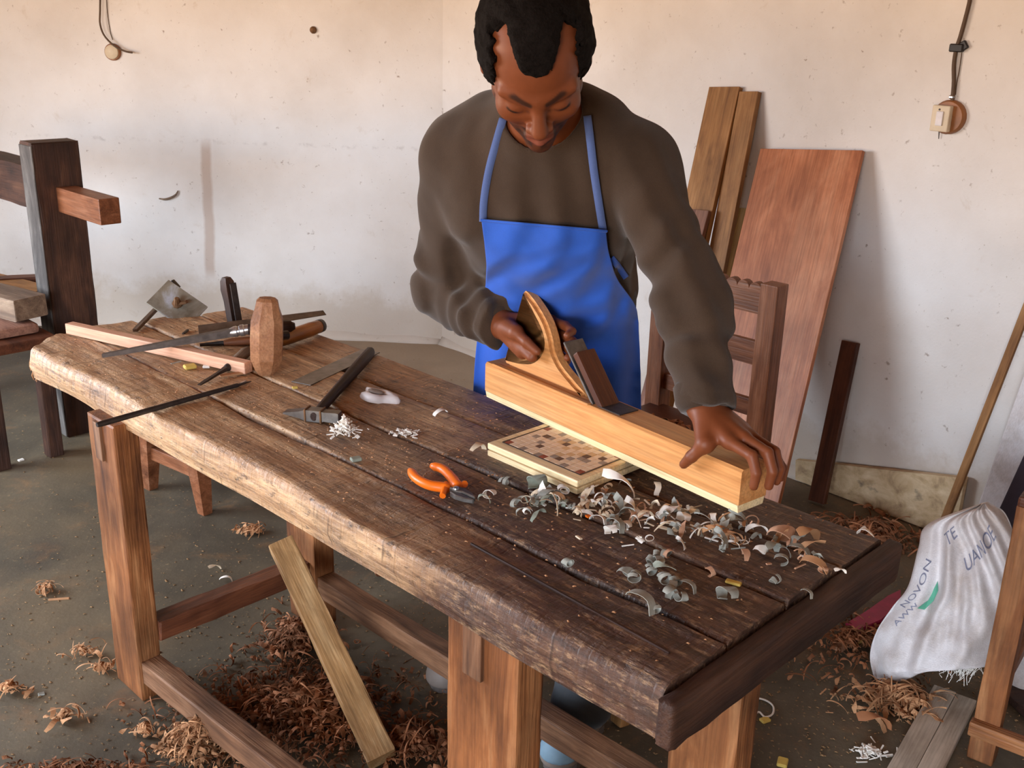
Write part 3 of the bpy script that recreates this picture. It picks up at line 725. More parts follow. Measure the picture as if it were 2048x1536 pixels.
shaving('pink_chip', 355, 712, ZT, 12, 'curl_pink', 1.2, .3, 'small pinkish chip against the pale batten', None, 'wood chip')
shaving('yellow_nut', 590, 775, ZT, 12, 'chip_yellow', 1.0, .3, 'tiny yellow scrap beside the steel scraper blade', None, 'wood chip')
shaving('flint_chip', 712, 918, ZT, 12, 'curl_green', 1.6, .5, 'small grey square chip lying on a plank joint left of the pliers', None, 'wood chip')
shaving('orange_scrap', 1178, 1032, ZT, 12, 'handle_orange', .9, .5, 'tiny orange scrap on the plank joint', None, 'scrap')
# heap of white chips: nobody could count it
def heap_stuff(name, label, cat, cx, cy, z, n, rad, hgt, mats, sc=(.4, .9), pool=range(10, 13), flat=False):
    parts = {m: [] for m in mats}
    for k_ in range(n):
        r = abs(rng.normal(0, .5)); a = R_(0, 6.28); p = np.array([cx + rad[0] * r * cos(a), cy + rad[1] * r * sin(a), z + max(0, hgt * (1 - r) * R_(.1, 1))])
        i = random.choice(list(pool)); s = R_(*sc)
        e = Matrix.Translation(V3(p)) @ Matrix.Rotation(R_(0, 6.28), 4, 'Z') @ Matrix.Rotation(R_(-.6, .6), 4, 'X') @ Matrix.Rotation(R_(-.6, .6), 4, 'Y') @ Matrix.Scale(s, 4)
        parts[random.choice(mats)].append(((CURL + STICK)[i], e))
    V = []; F = []; MI = []; off = 0
    for mi, m in enumerate(mats):
        for me, mt in parts[m]:
            co = np.empty(len(me.vertices) * 3); me.vertices.foreach_get('co', co); A = np.array(mt); V.append(co.reshape(-1, 3) @ A[:3, :3].T + A[:3, 3])
            F += [tuple(v + off for v in f.vertices) for f in me.polygons]; MI += [mi] * len(me.polygons); off += len(me.vertices)
    me = bpy.data.meshes.new(name); me.from_pydata(np.concatenate(V).tolist(), [], F); me.polygons.foreach_set('material_index', MI); me.update()
    o = link(name, me, [MAT[m] for m in mats]); return tag(o, label, cat, None, 'stuff')
p_ = on(690, 868, TOP); heap_stuff('wood_chips', 'heap of fine white wood chips in front of the hammer head', 'wood chips', p_[0], p_[1], TOP + .003, 170, (.034, .026), .034, ['white', 'curl_cream'], (.35, .8))
p_ = on(812, 870, TOP); heap_stuff('wood_chips', 'flat scatter of white wood slivers between hammer and pliers', 'wood chips', p_[0], p_[1], TOP + .003, 70, (.035, .02), .008, ['white', 'curl_cream'], (.4, .8))
# crumbs and dust spread over the bench top
V = []; F = []
for k_ in range(1500):
    u_, v_ = R_(.03, 1.82), R_(.02, .56)
    if rng.random() < .5: u_, v_ = rng.normal(.95, .35), rng.normal(.3, .12)
    if not (.02 < u_ < 1.83 and .02 < v_ < .56): continue
    s = R_(.0008, .003); a = R_(0, 6.28); p = bench(u_, v_, TOP + .0012); e = np.array([cos(a), sin(a), 0]) * s; f_ = np.array([-sin(a), cos(a), 0]) * s * R_(.3, .8); h_ = np.array([0, 0, s * .6]); b = len(V)
    V += [p - e - f_, p + e - f_, p + e + f_, p - e + f_, p + h_]; F += [(b, b + 1, b + 4), (b + 1, b + 2, b + 4), (b + 2, b + 3, b + 4), (b + 3, b, b + 4)]
cb = link('sawdust', mesh(V, F), MAT['curl_tan']); tag(cb, 'fine crumbs and sawdust strewn over the bench top', 'sawdust', None, 'stuff')

# ================================================================== TOOLS ON THE BENCH
def bm_(u, v, z, du, dv, up=(0, 0, 1)): return frame(bench(u, v, z), BU * du + BV * dv, z=up)
def bar_pts(name, a, b, w, h, m, parent=None, up=(0, 0, 1), bevel=.002): return beam(name, a, b, w, h, m, parent, up=up, bevel=bevel)
# mallet standing on the end of its head, handle pointing back-right
ml = thing('mallet', 'faceted pale wooden mallet standing on end on the bench', 'mallet', bench(.56, .287, TOP))
mb = on(548, 757, TOP + .001)
rings = []
for z, a, b in ((0, .008, .015), (.012, .016, .023), (.040, .031, .033), (.085, .033, .034), (.126, .031, .033), (.152, .021, .025), (.168, .018, .022), (.174, .012, .016)):
    rings.append([(x * a, y * b, z) for x, y in ((-1, -.35), (-.45, -1), (.55, -1), (1, -.4), (1, .5), (.5, 1), (-.5, 1), (-1, .45))])
hd = link('head', loft_me(rings), MAT['mallet']); autosmooth(hd.data, 25)
mb_c = np.array([*on(533, 752, TOP)[:2], TOP + .002])
place(hd, frame(mb_c, BU * .8 + BV * -.6, z=BU * .02 + BV * .06 + np.array([0, 0, 1])), ml)
hs = mb_c + np.array([0, 0, .085]) + BV * .02; he = mb_c + np.array([0, 0, .08]) + BV * .058
o = link('handle_stub', tube_me([hs, he], [.011, .0105], 12), MAT['dark_steel'], ml); o.matrix_local = Matrix.Translation(-ml.location)
# big round-handled firmer chisel behind it
def along(me_list, a, b, up=(0, 0, 1)):
    return frame(a, np.array(b) - np.array(a), z=up)
ch = thing('chisel', 'stout chisel with an orange-brown varnished handle lying behind the mallet', 'chisel', bench(.40, .45, TOP))
a, b = on(556, 682, TOP + .019), on(645, 650, TOP + .019); Lh = np.linalg.norm(b - a)
o = link('handle', autosmooth(lathe_me([(-.01, .006), (0, .013), (.012, .016), (.03, .0175), (Lh * .7, .018), (Lh * .9, .0165), (Lh, .010)]), 60), MAT['handle_yellow']); place(o, along(None, a, b), ch)
o = link('end_cap', autosmooth(lathe_me([(Lh - .016, .0172), (Lh - .004, .0165), (Lh + .003, .008)]), 60), MAT['dark_steel']); place(o, along(None, a, b), ch)
d_ = (b - a) / Lh; o = link('blade', box_me(.15, .02, .006, .001, 1), MAT['steel']); place(o, frame(a - d_ * .085 + np.array([0, 0, -.004]), d_, z=(0, 0, 1)), ch)
# long tapered mortise chisel lying across the batten, ferrule and dark handle
fc = thing('mortise_chisel', 'long dark steel chisel with ringed ferrule lying across the pale batten', 'chisel', bench(.3, .3, TOP))
a, b = on(205, 711, TOP + .012), on(472, 663, TOP + .062); L_ = np.linalg.norm(b - a); d_ = (b - a) / L_
rg = []
for t in np.linspace(0, 1, 8):
    w, h = .0055 + .004 * t, .004 + .005 * t
    rg.append([(L_ * t, -w, -h), (L_ * t, w, -h), (L_ * t, w, h), (L_ * t, -w, h)])
place(link('blade', autosmooth(loft_me(rg), 30), MAT['dark_steel']), along(None, a, b), fc)
e_ = b + d_ * .034
place(link('ferrule', autosmooth(lathe_me([(-.01, .009), (0, .0125), (.006, .0128), (.008, .011), (.012, .011), (.014, .0135), (.022, .0135), (.024, .0115), (.034, .0115)]), 30), MAT['bright_steel']), along(None, b - d_ * .004, e_), fc)
place(link('handle', autosmooth(lathe_me([(0, .012), (.02, .0145), (.06, .015), (.095, .013), (.105, .007)]), 60), MAT['old_dark']), along(None, e_ - d_ * .006, e_ + d_ * .1 - np.array([0, 0, .012])), fc)
# second dark chisel under it
sc_ = thing('gouge', 'short dark gouge with reddish handle lying behind the batten', 'gouge', bench(.36, .37, TOP))
a, b = on(400, 690, TOP + .007), on(448, 686, TOP + .01); d_ = (b - a) / np.linalg.norm(b - a)
place(link('blade', autosmooth(tube_me([(0, 0, 0), (np.linalg.norm(b - a), 0, 0)], [.004, .006], 8)), MAT['dark_steel']), along(None, a, b), sc_)
place(link('handle', autosmooth(lathe_me([(0, .007), (.02, .0105), (.07, .011), (.1, .006)]), 60), MAT['chair_wood']), along(None, b, b + d_ * .1), sc_)
# pale strips
tag(beam('pale_batten', on(139, 655, TOP + .016), on(497, 735, TOP + .016), .024, .026, MAT['pink_strip'], None, up=(0, 0, 1), bevel=.002, cuts=8), 'long pale pinkish planed batten lying on the left end of the bench', 'batten')
# awl-like chisel
aw = thing('paring_chisel', 'slim chisel with a brown wooden handle leaning towards the mallet foot', 'chisel', bench(.48, .23, TOP))
a, b = on(398, 770, TOP + .004), on(452, 737, TOP + .011); d_ = (b - a) / np.linalg.norm(b - a); L_ = np.linalg.norm(b - a)
rg = [[(L_ * t, -w, -h), (L_ * t, w, -h), (L_ * t, w, h), (L_ * t, -w, h)] for t, w, h in ((0, .004, .0008), (.25, .0045, .002), (.7, .003, .003), (1, .005, .005))]
place(link('blade', loft_me(rg), MAT['dark_steel']), along(None, a, b), aw)
place(link('ferrule', autosmooth(lathe_me([(0, .006), (.004, .0085), (.016, .009), (.018, .009)]), 40), MAT['dark_steel']), along(None, b, b + d_), aw)
place(link('handle', autosmooth(lathe_me([(0, .009), (.02, .0118), (.06, .0125), (.075, .008)]), 60), MAT['old_grey']), along(None, b + d_ * .017, b + d_ + np.array([0, 0, .16])), aw)
# round file overhanging the front edge, tang end on the planks
rf_ = thing('round_file', 'long dark round file jutting over the front edge of the bench', 'file', bench(.59, .1, TOP))
a, b = bench(.606, -.118, TOP + .0065), bench(.578, .20, TOP + .0055); d_ = (b - a) / np.linalg.norm(b - a)
o = link('rod', autosmooth(tube_me([a, a + d_ * .01, a + (b - a) * .6, b], [.0045, .0058, .0055, .0045], 10)), MAT['dark_steel'], rf_); o.matrix_local = Matrix.Translation(-rf_.location)
o = link('tang', tube_me([b - d_ * .002, b + d_ * .035], [.0038, .001], 6), MAT['dark_steel'], rf_); o.matrix_local = Matrix.Translation(-rf_.location)
tag(beam('thin_sliver', on(440, 752, TOP + .004), on(490, 745, TOP + .004), .012, .004, MAT['curl_tan'], None, bevel=.001), 'flat tan sliver of wood beside the tang of the round file', 'wood sliver')
tag(beam('nail', on(470, 772, TOP + .003), on(492, 762, TOP + .003), .003, .003, MAT['bright_steel'], None, bevel=.0008), 'small bright nail right of the round file', 'nail')
# steel scraper blade lying flat behind the hammer
bl_ = tag(beam('scraper_blade', on(602, 767, TOP + .003), on(742, 702, TOP + .003), .05, .0022, MAT['steel'], None, bevel=.0006), 'flat steel blade lying behind the hammer handle', 'steel blade')
bw = thing('back_saw', 'thin steel blade sticking out either side behind the mallet', 'steel blade', bench(.25, .45, TOP))
o = link('blade', prism_me([(0, 0), (.315, .010), (.315, .032), (.01, .046)], .0012), MAT['steel']); place(o, frame(on(398, 672, TOP + .036), on(640, 636, TOP + .045) - on(398, 672, TOP + .036), z=(.05, -.3, 1)), bw)
o = link('back_strip', box_me(.15, .004, .006, .001, 1), MAT['dark_steel']); place(o, frame(on(470, 668, TOP + .034), on(640, 636, TOP + .045) - on(398, 672, TOP + .036), z=(0, 0, 1)), bw)
# square plate marking tool leaning on its arm
mg = thing('square_plate_tool', 'tilted square galvanised plate with a bolt on a thin arm', 'metal plate', bench(.12, .33, TOP))
pc = at(352, 609, 2.62); a, b, c_ = at(296, 602, 2.60), at(341, 556, 2.66), at(368, 665, 2.565)
ex = (b - a); ey = (c_ - a); nz = np.cross(ex, ey); 
pl_ = link('plate', box_me(np.linalg.norm(ex), np.linalg.norm(ey), .004, .001, 1), MAT['plate']); place(pl_, frame((b + c_) / 2, ex, y=ey), mg)
fz = nz / np.linalg.norm(nz); fz = fz if fz[1] < 0 else -fz
mc = (b + c_) / 2
o = link('bolt', autosmooth(lathe_me([(0, .012), (.006, .013), (.008, .008), (.03, .0075), (.034, .005)], 8), 30), MAT['rust']); place(o, frame(mc + fz * .002, fz), mg)
o = link('wedge_key', box_me(.03, .012, .008, .001, 1), MAT['rust']); place(o, frame(mc + fz * .012 + np.array([.012, 0, 0]), (.9, -.1, .25)), mg)
bar_pts('arm', on(270, 661, TOP + .004), at(318, 612, 2.64), .013, .008, MAT['old_grey'], mg)
bar_pts('arm', at(343, 562, 2.67), at(357, 577, 2.665), .013, .012, MAT['dark_steel'], mg)
bar_pts('foot_edge', on(366, 668, TOP + .003), on(376, 660, TOP + .003), .006, .006, MAT['dark_steel'], mg)
# dark upright peg in the bench
pg = thing('bench_dog', 'dark worn wooden peg standing upright at the far left of the bench', 'bench peg', bench(.10, .43, TOP))
p0, p1 = on(468, 648, TOP), on(468, 648, TOP) + np.array([-.012, .0, .122])
rg = [[(z, -w, -w * .8), (z, w, -w * .8), (z, w, w * .8), (z, -w, w * .8)] for z, w in ((-.04, .013), (.06, .0135), (.09, .016), (.112, .014), (.122, .009))]
place(link('shaft', autosmooth(loft_me(rg), 35), MAT['old_dark']), frame(p0, p1 - p0, y=BU), pg)
place(link('spring', box_me(.11, .004, .018, .001, 1), MAT['dark_steel']), frame(p0 + BU * .0165 + np.array([0, 0, .055]), p1 - p0, y=BU), pg)
# hammer
hm = thing('hammer', 'small cross-peen hammer with dark wooden handle and riveted head', 'hammer', bench(.84, .22, TOP))
a, b = on(570, 823, TOP + .012), on(680, 834, TOP + .014); L_ = np.linalg.norm(b - a)
rg = [[(L_ * t, -w, -h), (L_ * t, w, -h), (L_ * t, w, h), (L_ * t, -w, h)] for t, w, h in ((0, .010, .0015), (.3, .0105, .007), (.42, .0115, .0115), (.68, .0115, .0115), (.74, .0095, .0095), (.96, .0105, .0105), (1, .009, .009))]
place(link('head', autosmooth(loft_me(rg), 30), MAT['steel']), along(None, a, b), hm)
o = link('eye_band', join_me([(box_me(.004, .027, .027, .001, 1), Matrix.Translation((L_ * .41, 0, 0))), (box_me(.004, .027, .027, .001, 1), Matrix.Translation((L_ * .69, 0, 0)))]), MAT['rust']); place(o, along(None, a, b), hm)
h0 = a + (b - a) * .56 + np.array([0, 0, 0]); h1 = on(742, 703, TOP + .018)
rg = [[(t * np.linalg.norm(h1 - h0), w * cos(q), h * sin(q)) for q in np.linspace(0, 2 * pi, 10, endpoint=False)] for t, w, h in ((-.03, .007, .009), (.1, .009, .012), (.4, .010, .013), (.75, .012, .0155), (.97, .012, .015), (1, .009, .011))]
place(link('handle', autosmooth(loft_me(rg), 60), MAT['old_dark']), along(None, h0, h1), hm)
# white crumpled lump with a grey hollow
wl = thing('glue_lid', 'white puddle-shaped plastic lid with a grey hollow on the middle of the bench', 'plastic lid', on(757, 798, TOP))
c0 = on(757, 798, TOP + .002); rg = []
for s, z in ((1.0, 0), (1.03, .006), (.93, .013), (.6, .016), (.35, .012), (.05, .010)):
    rg.append([(.043 * s * cos(q) * (1 + .16 * sin(3 * q + 1) + .1 * cos(5 * q)), .027 * s * sin(q) * (1 + .14 * cos(4 * q)), z + .002 * sin(3 * q) * s) for q in np.linspace(0, 2 * pi, 40, endpoint=False)])
o = link('rim', autosmooth(loft_me(rg), 60), MAT['glue']); place(o, frame(c0, BU * .9 + BV * .2), wl)
o = link('hollow', autosmooth(loft_me([[(.022 * s * cos(q), .010 * s * sin(q), z) for q in np.linspace(0, 2 * pi, 20, endpoint=False)] for s, z in ((1, .0145), (.8, .0165), (.1, .0155))]), 60), MAT['shoe']); place(o, frame(c0 - BU * .008, BU * .9 + BV * .1), wl)
# pliers
pz = thing('pliers', 'side cutting pliers with bright orange handles lying open on the bench', 'pliers', bench(1.25, .2, TOP))
def hpath(pts, z): return spline([on(x, y, z) for x, y in pts], 14)
for pts in ([(820, 940), (833, 957), (858, 970), (888, 975), (897, 978)], [(862, 931), (885, 938), (903, 955), (912, 968), (920, 975)]):
    o = link('handle', autosmooth(tube_me(hpath(pts, TOP + .0105), list(np.interp(np.linspace(0, 1, 14), [0, .08, .5, .9, 1], [.0045, .0078, .0085, .0095, .006])), 12), 70), MAT['handle_orange'], pz); o.matrix_local = Matrix.Translation(-pz.location)
for p0_, p1_ in (((885, 992), (893, 968)), ((921, 970), (930, 968))):
    o = link('finger_guard', autosmooth(tube_me([on(*p0_, TOP + .007), on(*p1_, TOP + .014)], [.0055, .006], 8), 60), MAT['handle_orange'], pz); o.matrix_local = Matrix.Translation(-pz.location)
pv = on(912, 984, TOP + .010); tip = on(955, 1004, TOP + .007); dj = (tip - pv) / np.linalg.norm(tip - pv); nj = np.cross([0, 0, 1], dj)
for s_, zz in ((1, .0015), (-1, -.0015)):
    jaw = [(-.012, -.004 * s_), (-.004, .011 * s_), (.010, .0135 * s_), (.026, .010 * s_), (.040, .0025 * s_), (.041, .0004 * s_), (.012, .0002 * s_), (0, -.005 * s_)]
    if s_ < 0: jaw = jaw[::-1]
    o = link('jaw', prism_me(jaw, .009, .0015, 1), MAT['steel']); place(o, frame(pv + np.array([0, 0, zz]), dj, z=(0, 0, 1)), pz)
place(link('pivot', autosmooth(lathe_me([(0, .0055), (.0025, .005), (.003, .003)], 14), 40), MAT['bright_steel']), frame(pv + np.array([0, 0, .006]), (0, 0, 1)), pz)

# ================================================================== THE MAN
HC = at(1072, 124, 1.66)
yaw, pit, rol = radians(6), radians(52), radians(8)
e0 = np.array([cos(yaw), sin(yaw), 0]); Hf = np.array([cos(pit) * sin(yaw), -cos(pit) * cos(yaw), -sin(pit)])
h0 = np.array([sin(pit) * sin(yaw), -sin(pit) * cos(yaw), cos(pit)])
Hu = h0 * cos(rol) - e0 * sin(rol); He = e0 * cos(rol) + h0 * sin(rol)
HR = np.stack([He, Hf, Hu], 1)                                   # columns: right(image), forward, crown
def hl(p): return (p - HC) @ HR
def hw(q): return HC + HR @ np.array(q, float)
S2 = lambda x: (x, -x)
def head_sdf(p):
    q = hl(p); m = np.stack([np.abs(q[..., 0]), q[..., 1], q[..., 2]], -1)      # mirrored
    d = ell(q, (0, -.014, .036), (.077, .097, .088))
    d = smin(d, ell(q, (0, .030, -.028), (.058, .058, .083)), .03)
    d = smin(d, cone(m, (0, .066, -.101), (.047, .0, -.060), .020, .025), .025)
    d = smin(d, ball(m, (.0, .073, -.104), .016), .02)
    d = smin(d, ball(m, (.042, .058, -.024), .021), .022)           # cheekbones
    d = smin(d, cone(m, (.0, .0815, .020), (.05, .064, .024), .011, .010), .012)   # brow ridge
    d = smax(d, -ell(m, (.032, .094, .000), (.019, .014, .0125)), .010)             # orbits
    d = smin(d, ell(m, (.031, .071, -.0015), (.0165, .0135, .0135)), .004)           # lidded eyes
    d = smin(d, cone(q, (0, .086, .008), (0, .105, -.030), .0075, .0125), .010)      # nose
    d = smin(d, ball(m, (.0135, .094, -.036), .0085), .008)
    d = smax(d, -ball(m, (.0075, .100, -.046), .0038), .004)
    d = smin(d, cone(m, (.0, .088, -.064), (.02, .079, -.074), .0078, .005), .006)   # lips
    d = smin(d, cone(m, (.0, .088, -.081), (.017, .078, -.082), .0090, .005), .006)
    d = smax(d, -cone(m, (.0, .099, -.0720), (.023, .085, -.079), .0036, .0022), .003)
    d = smax(d, -cone(m, (.026, .088, -.043), (.036, .072, -.075), .003, .003), .012)  # smile folds
    er = smin(ell(m, (.079, -.016, .0), (.010, .018, .029)), ball(m, (.077, -.008, -.024), .008), .008)
    er = smax(er, -ell(m, (.089, -.012, .002), (.007, .010, .016)), .004)
    return smin(d, er, .006)

q_ = lambda a, n, z: pp(a, n, PZ1 + z)
# joints
shR, shL = at(918, 303, 2.00), at(1268, 326, 1.84)
elR, elL = at(893, 582, 2.12), at(1384, 600, 1.68)
wrR, wrL = q_(.018, .020, .082), q_(.535, .036, .062)
nkB = at(1092, 262, 1.88)
hipR, hipL = np.array([.045, 2.20, .80]), np.array([.155, 2.12, .80])
knR, knL = np.array([-.055, 2.19, .43]), np.array([.195, 2.00, .43])
anR, anL = np.array([-.06, 2.19, .085]), np.array([.168, 1.895, .085])
RH = dict(W=wrR, K=[(.112, .070, .100), (.116, .075, .080), (.113, .074, .060), (.106, .070, .042)],
          P=[(.157, .068, .102), (.163, .071, .081), (.158, .070, .060), (.146, .068, .042)],
          D=[(.188, .058, .100), (.193, .060, .079), (.190, .059, .057), (.176, .060, .039)],
          T=[(.195, .040, .097), (.199, .040, .076), (.198, .040, .054), (.188, .045, .036)],
          th=[(.055, .008, .082), (.097, -.003, .086), (.130, -.003, .075), (.156, .002, .062)])
LH = dict(W=wrL, K=[(.614, .010, .033), (.623, .031, .038), (.620, .052, .034), (.607, .069, .025)],
          P=[(.661, .008, .026), (.672, .031, .029), (.668, .054, .024), (.650, .080, .006)],
          D=[(.674, .006, .003), (.685, .031, .003), (.681, .054, .000), (.664, .085, -.012)],
          T=[(.672, .006, -.020), (.681, .031, -.023), (.678, .054, -.022), (.664, .083, -.030)],
          th=[(.572, .020, .036), (.584, -.010, .024), (.566, -.0195, -.002), (.549, -.0165, -.022)])
FR = [(.0100, .0088, .0080, .0072), (.0102, .009, .0082, .0074), (.0098, .0086, .0078, .007), (.0088, .0076, .007, .0062)]
def hand_sdf(p, H):
    W_ = H['W']; d = None
    K = [q_(*k_) for k_ in H['K']]; th = [q_(*k_) for k_ in H['th']]
    for i in range(4):                                              # metacarpals make the palm and the back of the hand
        c = cone(p, W_ + (K[i] - K[1]) * .35, K[i], .0155, .0125 - .0008 * i); d = c if d is None else smin(d, c, .012)
    d = smin(d, cone(p, W_, th[1], .021, .0155), .015)
    if H is RH: d = smin(d, cone(p, W_, q_(.105, .010, .050), .022, .0175), .012); d = smin(d, cone(p, q_(.10, .006, .062), q_(.140, .003, .047), .015, .0105), .006)
    d = smin(d, cone(p, W_, (K[3] + W_) / 2 * .4 + K[3] * .6, .019, .014), .014)
    fing = None
    for i in range(4):
        P_, D_2, T_ = q_(*H['P'][i]), q_(*H['D'][i]), q_(*H['T'][i]); r = FR[i]
        f = smin(cone(p, K[i], P_, r[0] + .0005, r[1]), cone(p, P_, D_2, r[1] + .0004, r[2]), .003); f = smin(f, cone(p, D_2, T_, r[2], r[3]), .003)
        fing = f if fing is None else np.minimum(fing, f)
    t = smin(cone(p, th[0], th[1], .014, .0115), cone(p, th[1], th[2], .0112, .0098), .004); t = smin(t, cone(p, th[2], th[3], .0098, .0075), .003)
    return np.minimum(smin(d, fing, .006), smin(d, t, .008))
def torso_parts(p, g):
    d = cone(p, at(1000, 262, 1.99), at(1170, 258, 1.91), .066 + g, .066 + g)
    d = smin(d, cone(p, nkB, shR, .070 + g, .058 + g), .05); d = smin(d, cone(p, nkB, shL, .070 + g, .058 + g), .05)
    for x, y, Yc, r in ((1008, 385, 1.985, .108), (1176, 390, 1.925, .108)):
        d = smin(d, ball(p, at(x, y, Yc), r + g), .07)
    d = smin(d, cone(p, at(1045, 400, 1.98), at(1062, 590, 2.13), .112 + g, .100 + g), .07)
    d = smin(d, cone(p, at(1140, 400, 1.94), at(1168, 590, 2.09), .112 + g, .100 + g), .07)
    return d
def hips_parts(p, g):
    d = smin(cone(p, at(1062, 590, 2.13), hipR, .094 + g, .086 + g), cone(p, at(1168, 590, 2.09), hipL, .094 + g, .086 + g), .06)
    return d
def body_sdf(p):
    d = torso_parts(p, -.012); d = smin(d, hips_parts(p, -.008), .05)
    for s, e_, w in ((shR, elR, wrR), (shL, elL, wrL)):
        d = smin(d, cone(p, s, e_, .052, .040), .03); d = smin(d, cone(p, e_, w, .041, .026), .012)
    for h_, k_, a_2 in ((hipR, knR, anR), (hipL, knL, anL)):
        d = smin(d, cone(p, h_, k_, .082, .056), .04); d = smin(d, cone(p, k_, a_2, .055, .037), .02)
    for a_2, t in ((anR, np.array([-.15, 2.06, .03])), (anL, np.array([.112, 1.79, .03]))):
        d = smin(d, cone(p, a_2 + np.array([0, 0, -.03]), t, .036, .022), .02)
    hd_ = head_sdf(p)
    d = smin(d, cone(p, hw((0, -.038, -.035)), nkB, .056, .060), .03)
    d = smin(d, hd_, .012)
    d = smin(d, hand_sdf(p, RH), .010); d = smin(d, hand_sdf(p, LH), .010)
    return d
man = thing('person', 'man with short black hair in brown jumper and blue apron, bent over the bench planing', 'person', (.08, 2.08, 0))
def child(name, me, m, smooth=True):
    o = link(name, me, m, man, smooth); o.matrix_local = Matrix.Translation(-man.location); return o
bme, bp = sdf_mesh(body_sdf, (-.32, 1.38, -.005), (.52, 2.36, 1.56), .0032)
# skin colours that belong to the face: brows, stubble, lips, scalp; plus nostril shade
q = hl(bp); m = np.stack([np.abs(q[:, 0]), q[:, 1], q[:, 2]], 1)
base = np.array(lin(118, 64, 36)[:3]); colr = np.tile(base, (len(bp), 1)); hairc = np.array(lin(34, 24, 21)[:3])
def paint(mask, c):
    global colr; colr = colr * (1 - mask[:, None]) + np.array(c)[None] * mask[:, None]
sm = lambda d, w: np.clip(1 - d / w, 0, 1)
nz = vnoise(bp * 160)
paint(sm(cone(m, (0, .088, -.066), (.02, .08, -.075), .0, .0) - .006, .003) * (q[:, 2] < -.060) * (m[:, 0] < .024) * .8, lin(116, 62, 46)[:3])
paint(sm(cone(m, (0, .088, -.081), (.018, .08, -.082), .0, .0) - .009, .003) * (m[:, 0] < .024) * .9, lin(126, 70, 54)[:3])
st_ = np.clip(sm(cone(m, (0, .094, -.056), (.032, .076, -.074), .0, .0) - .008, .007) * .95 + sm(cone(m, (.0, .08, -.108), (.056, .02, -.08), .0, .0) - .026, .024) * .95, 0, 1) * (q[:, 2] < -.048)
st_ *= ~((np.abs(q[:, 2] + .074) < .010) & (m[:, 0] < .022)); st_ *= (.7 + .4 * nz)
paint(np.clip(st_, 0, .92), hairc)
bd = cone(m, (.014, .088, .0195), (.034, .078, .0285), .0, .0); bd = np.minimum(bd, cone(m, (.034, .078, .0285), (.052, .060, .021), .0, .0))
paint(sm(bd - .0045, .003) * (q[:, 1] > .04) * .85, hairc)
ld = cone(m, (.018, .087, -.004), (.031, .0875, -.0075), .0, .0); ld = np.minimum(ld, cone(m, (.031, .0875, -.0075), (.045, .076, -.003), .0, .0))
paint(sm(ld - .0024, .0026) * (q[:, 1] > .04) * .95, lin(30, 18, 14)[:3])
paint(sm(ball(m, (.0075, .103, -.051), .0) - .004, .002) * .8, lin(40, 20, 15)[:3])  # dark nostril hollows: shade painted into the skin colour
ca = bme.color_attributes.new('paint', 'FLOAT_COLOR', 'POINT'); ca.data.foreach_set('color', np.c_[colr, np.ones(len(bp))].astype(np.float32).ravel())
child('body', bme, MAT['skin'])
# hair: thick cap with receding temples
def hair_sdf(p):
    q = hl(p); m = np.stack([np.abs(q[..., 0]), q[..., 1], q[..., 2]], -1)
    nn = vnoise(p * 120) * .0022 + vnoise(p * 45) * .003
    d = ell(q, (0, -.018, .042), (.0865, .107, .0975))
    d = smin(d, ell(m, (.058, -.026, .008), (.0275, .056, .066)), .02)
    lnv = vnoise(p * 90) * .006 + vnoise(p * 260) * .004
    h_ = np.clip((m[..., 0] - .018) / .024, 0, 1); zl = .070 + .042 * h_ * h_ * (3 - 2 * h_)      # forelock, receding temples
    skin_ = np.maximum(np.maximum((m[..., 0] - .0605), (q[..., 2] - zl) * .6), .012 - q[..., 1]) + lnv * .8
    reg = -skin_
    low = np.maximum(-.056 - q[..., 2], (-.036 - q[..., 2]) * 1.0 + (q[..., 1] - .0) * .4)
    d = smax(d + nn, reg, .014)
    d = smax(d, low + lnv, .010)
    return d
hme, _ = sdf_mesh(hair_sdf, HC - .17, HC + .17, .003); child('hair', hme, MAT['hair'])
# jumper
def folds(p):
    w = vnoise(p * 3.1) * 1.2
    f = .0035 * np.sin((p[..., 0] * 1.0 + p[..., 1] * .5 + .25 * p[..., 2]) * 95 + 5 * w) * np.clip((1.33 - p[..., 2]) * 6, 0, 1)
    return f + .005 * vnoise(p * 11) + .0025 * vnoise(p * 27)
def sleeve(p, s, e_, w, rs, re, rw, seed):
    ax = (w - e_) / np.linalg.norm(w - e_); ln = np.linalg.norm(w - e_); t = np.clip(((p - e_) @ ax) / ln, 0, 1)
    fore = cone(p, e_, w + ax * .02, re, rw)
    fore += .0035 * np.sin(t * 20 + 7 * vnoise(p * 7 + seed)) * np.clip(t * 3, 0, 1) * (t < .93)
    fore = smax(fore, (p - (w + ax * .004)) @ ax, .004)
    ua = (e_ - s) / np.linalg.norm(e_ - s); tu = np.clip(((p - s) @ ua) / np.linalg.norm(e_ - s), 0, 1)
    up_ = cone(p, s, e_, rs, re) + .005 * np.sin(tu * 17 + 5 * vnoise(p * 6 + seed)) * np.clip(tu * 2 - .5, 0, 1)
    return smin(up_, fore, .02)
def sweater_sdf(p):
    d = torso_parts(p, .008)
    d = smin(d, sleeve(p, shR, elR, wrR, .068, .066, .050, 1.7), .035)
    d = smin(d, sleeve(p, shL, elL, wrL, .068, .058, .045, 6.1), .035)
    d = d + folds(p)
    d = smax(d, .93 - p[..., 2] - (p[..., 1] < 0), .02) if False else d
    d = smax(d, -cone(p, hw((0, -.03, -.05)), nkB + (hw((0, -.03, -.05)) - nkB) * .25, .068, .066), .008)
    return d
swm, _ = sdf_mesh(sweater_sdf, (-.34, 1.46, .82), (.52, 2.36, 1.52), .0048)
child('jumper', swm, MAT['sweater'])
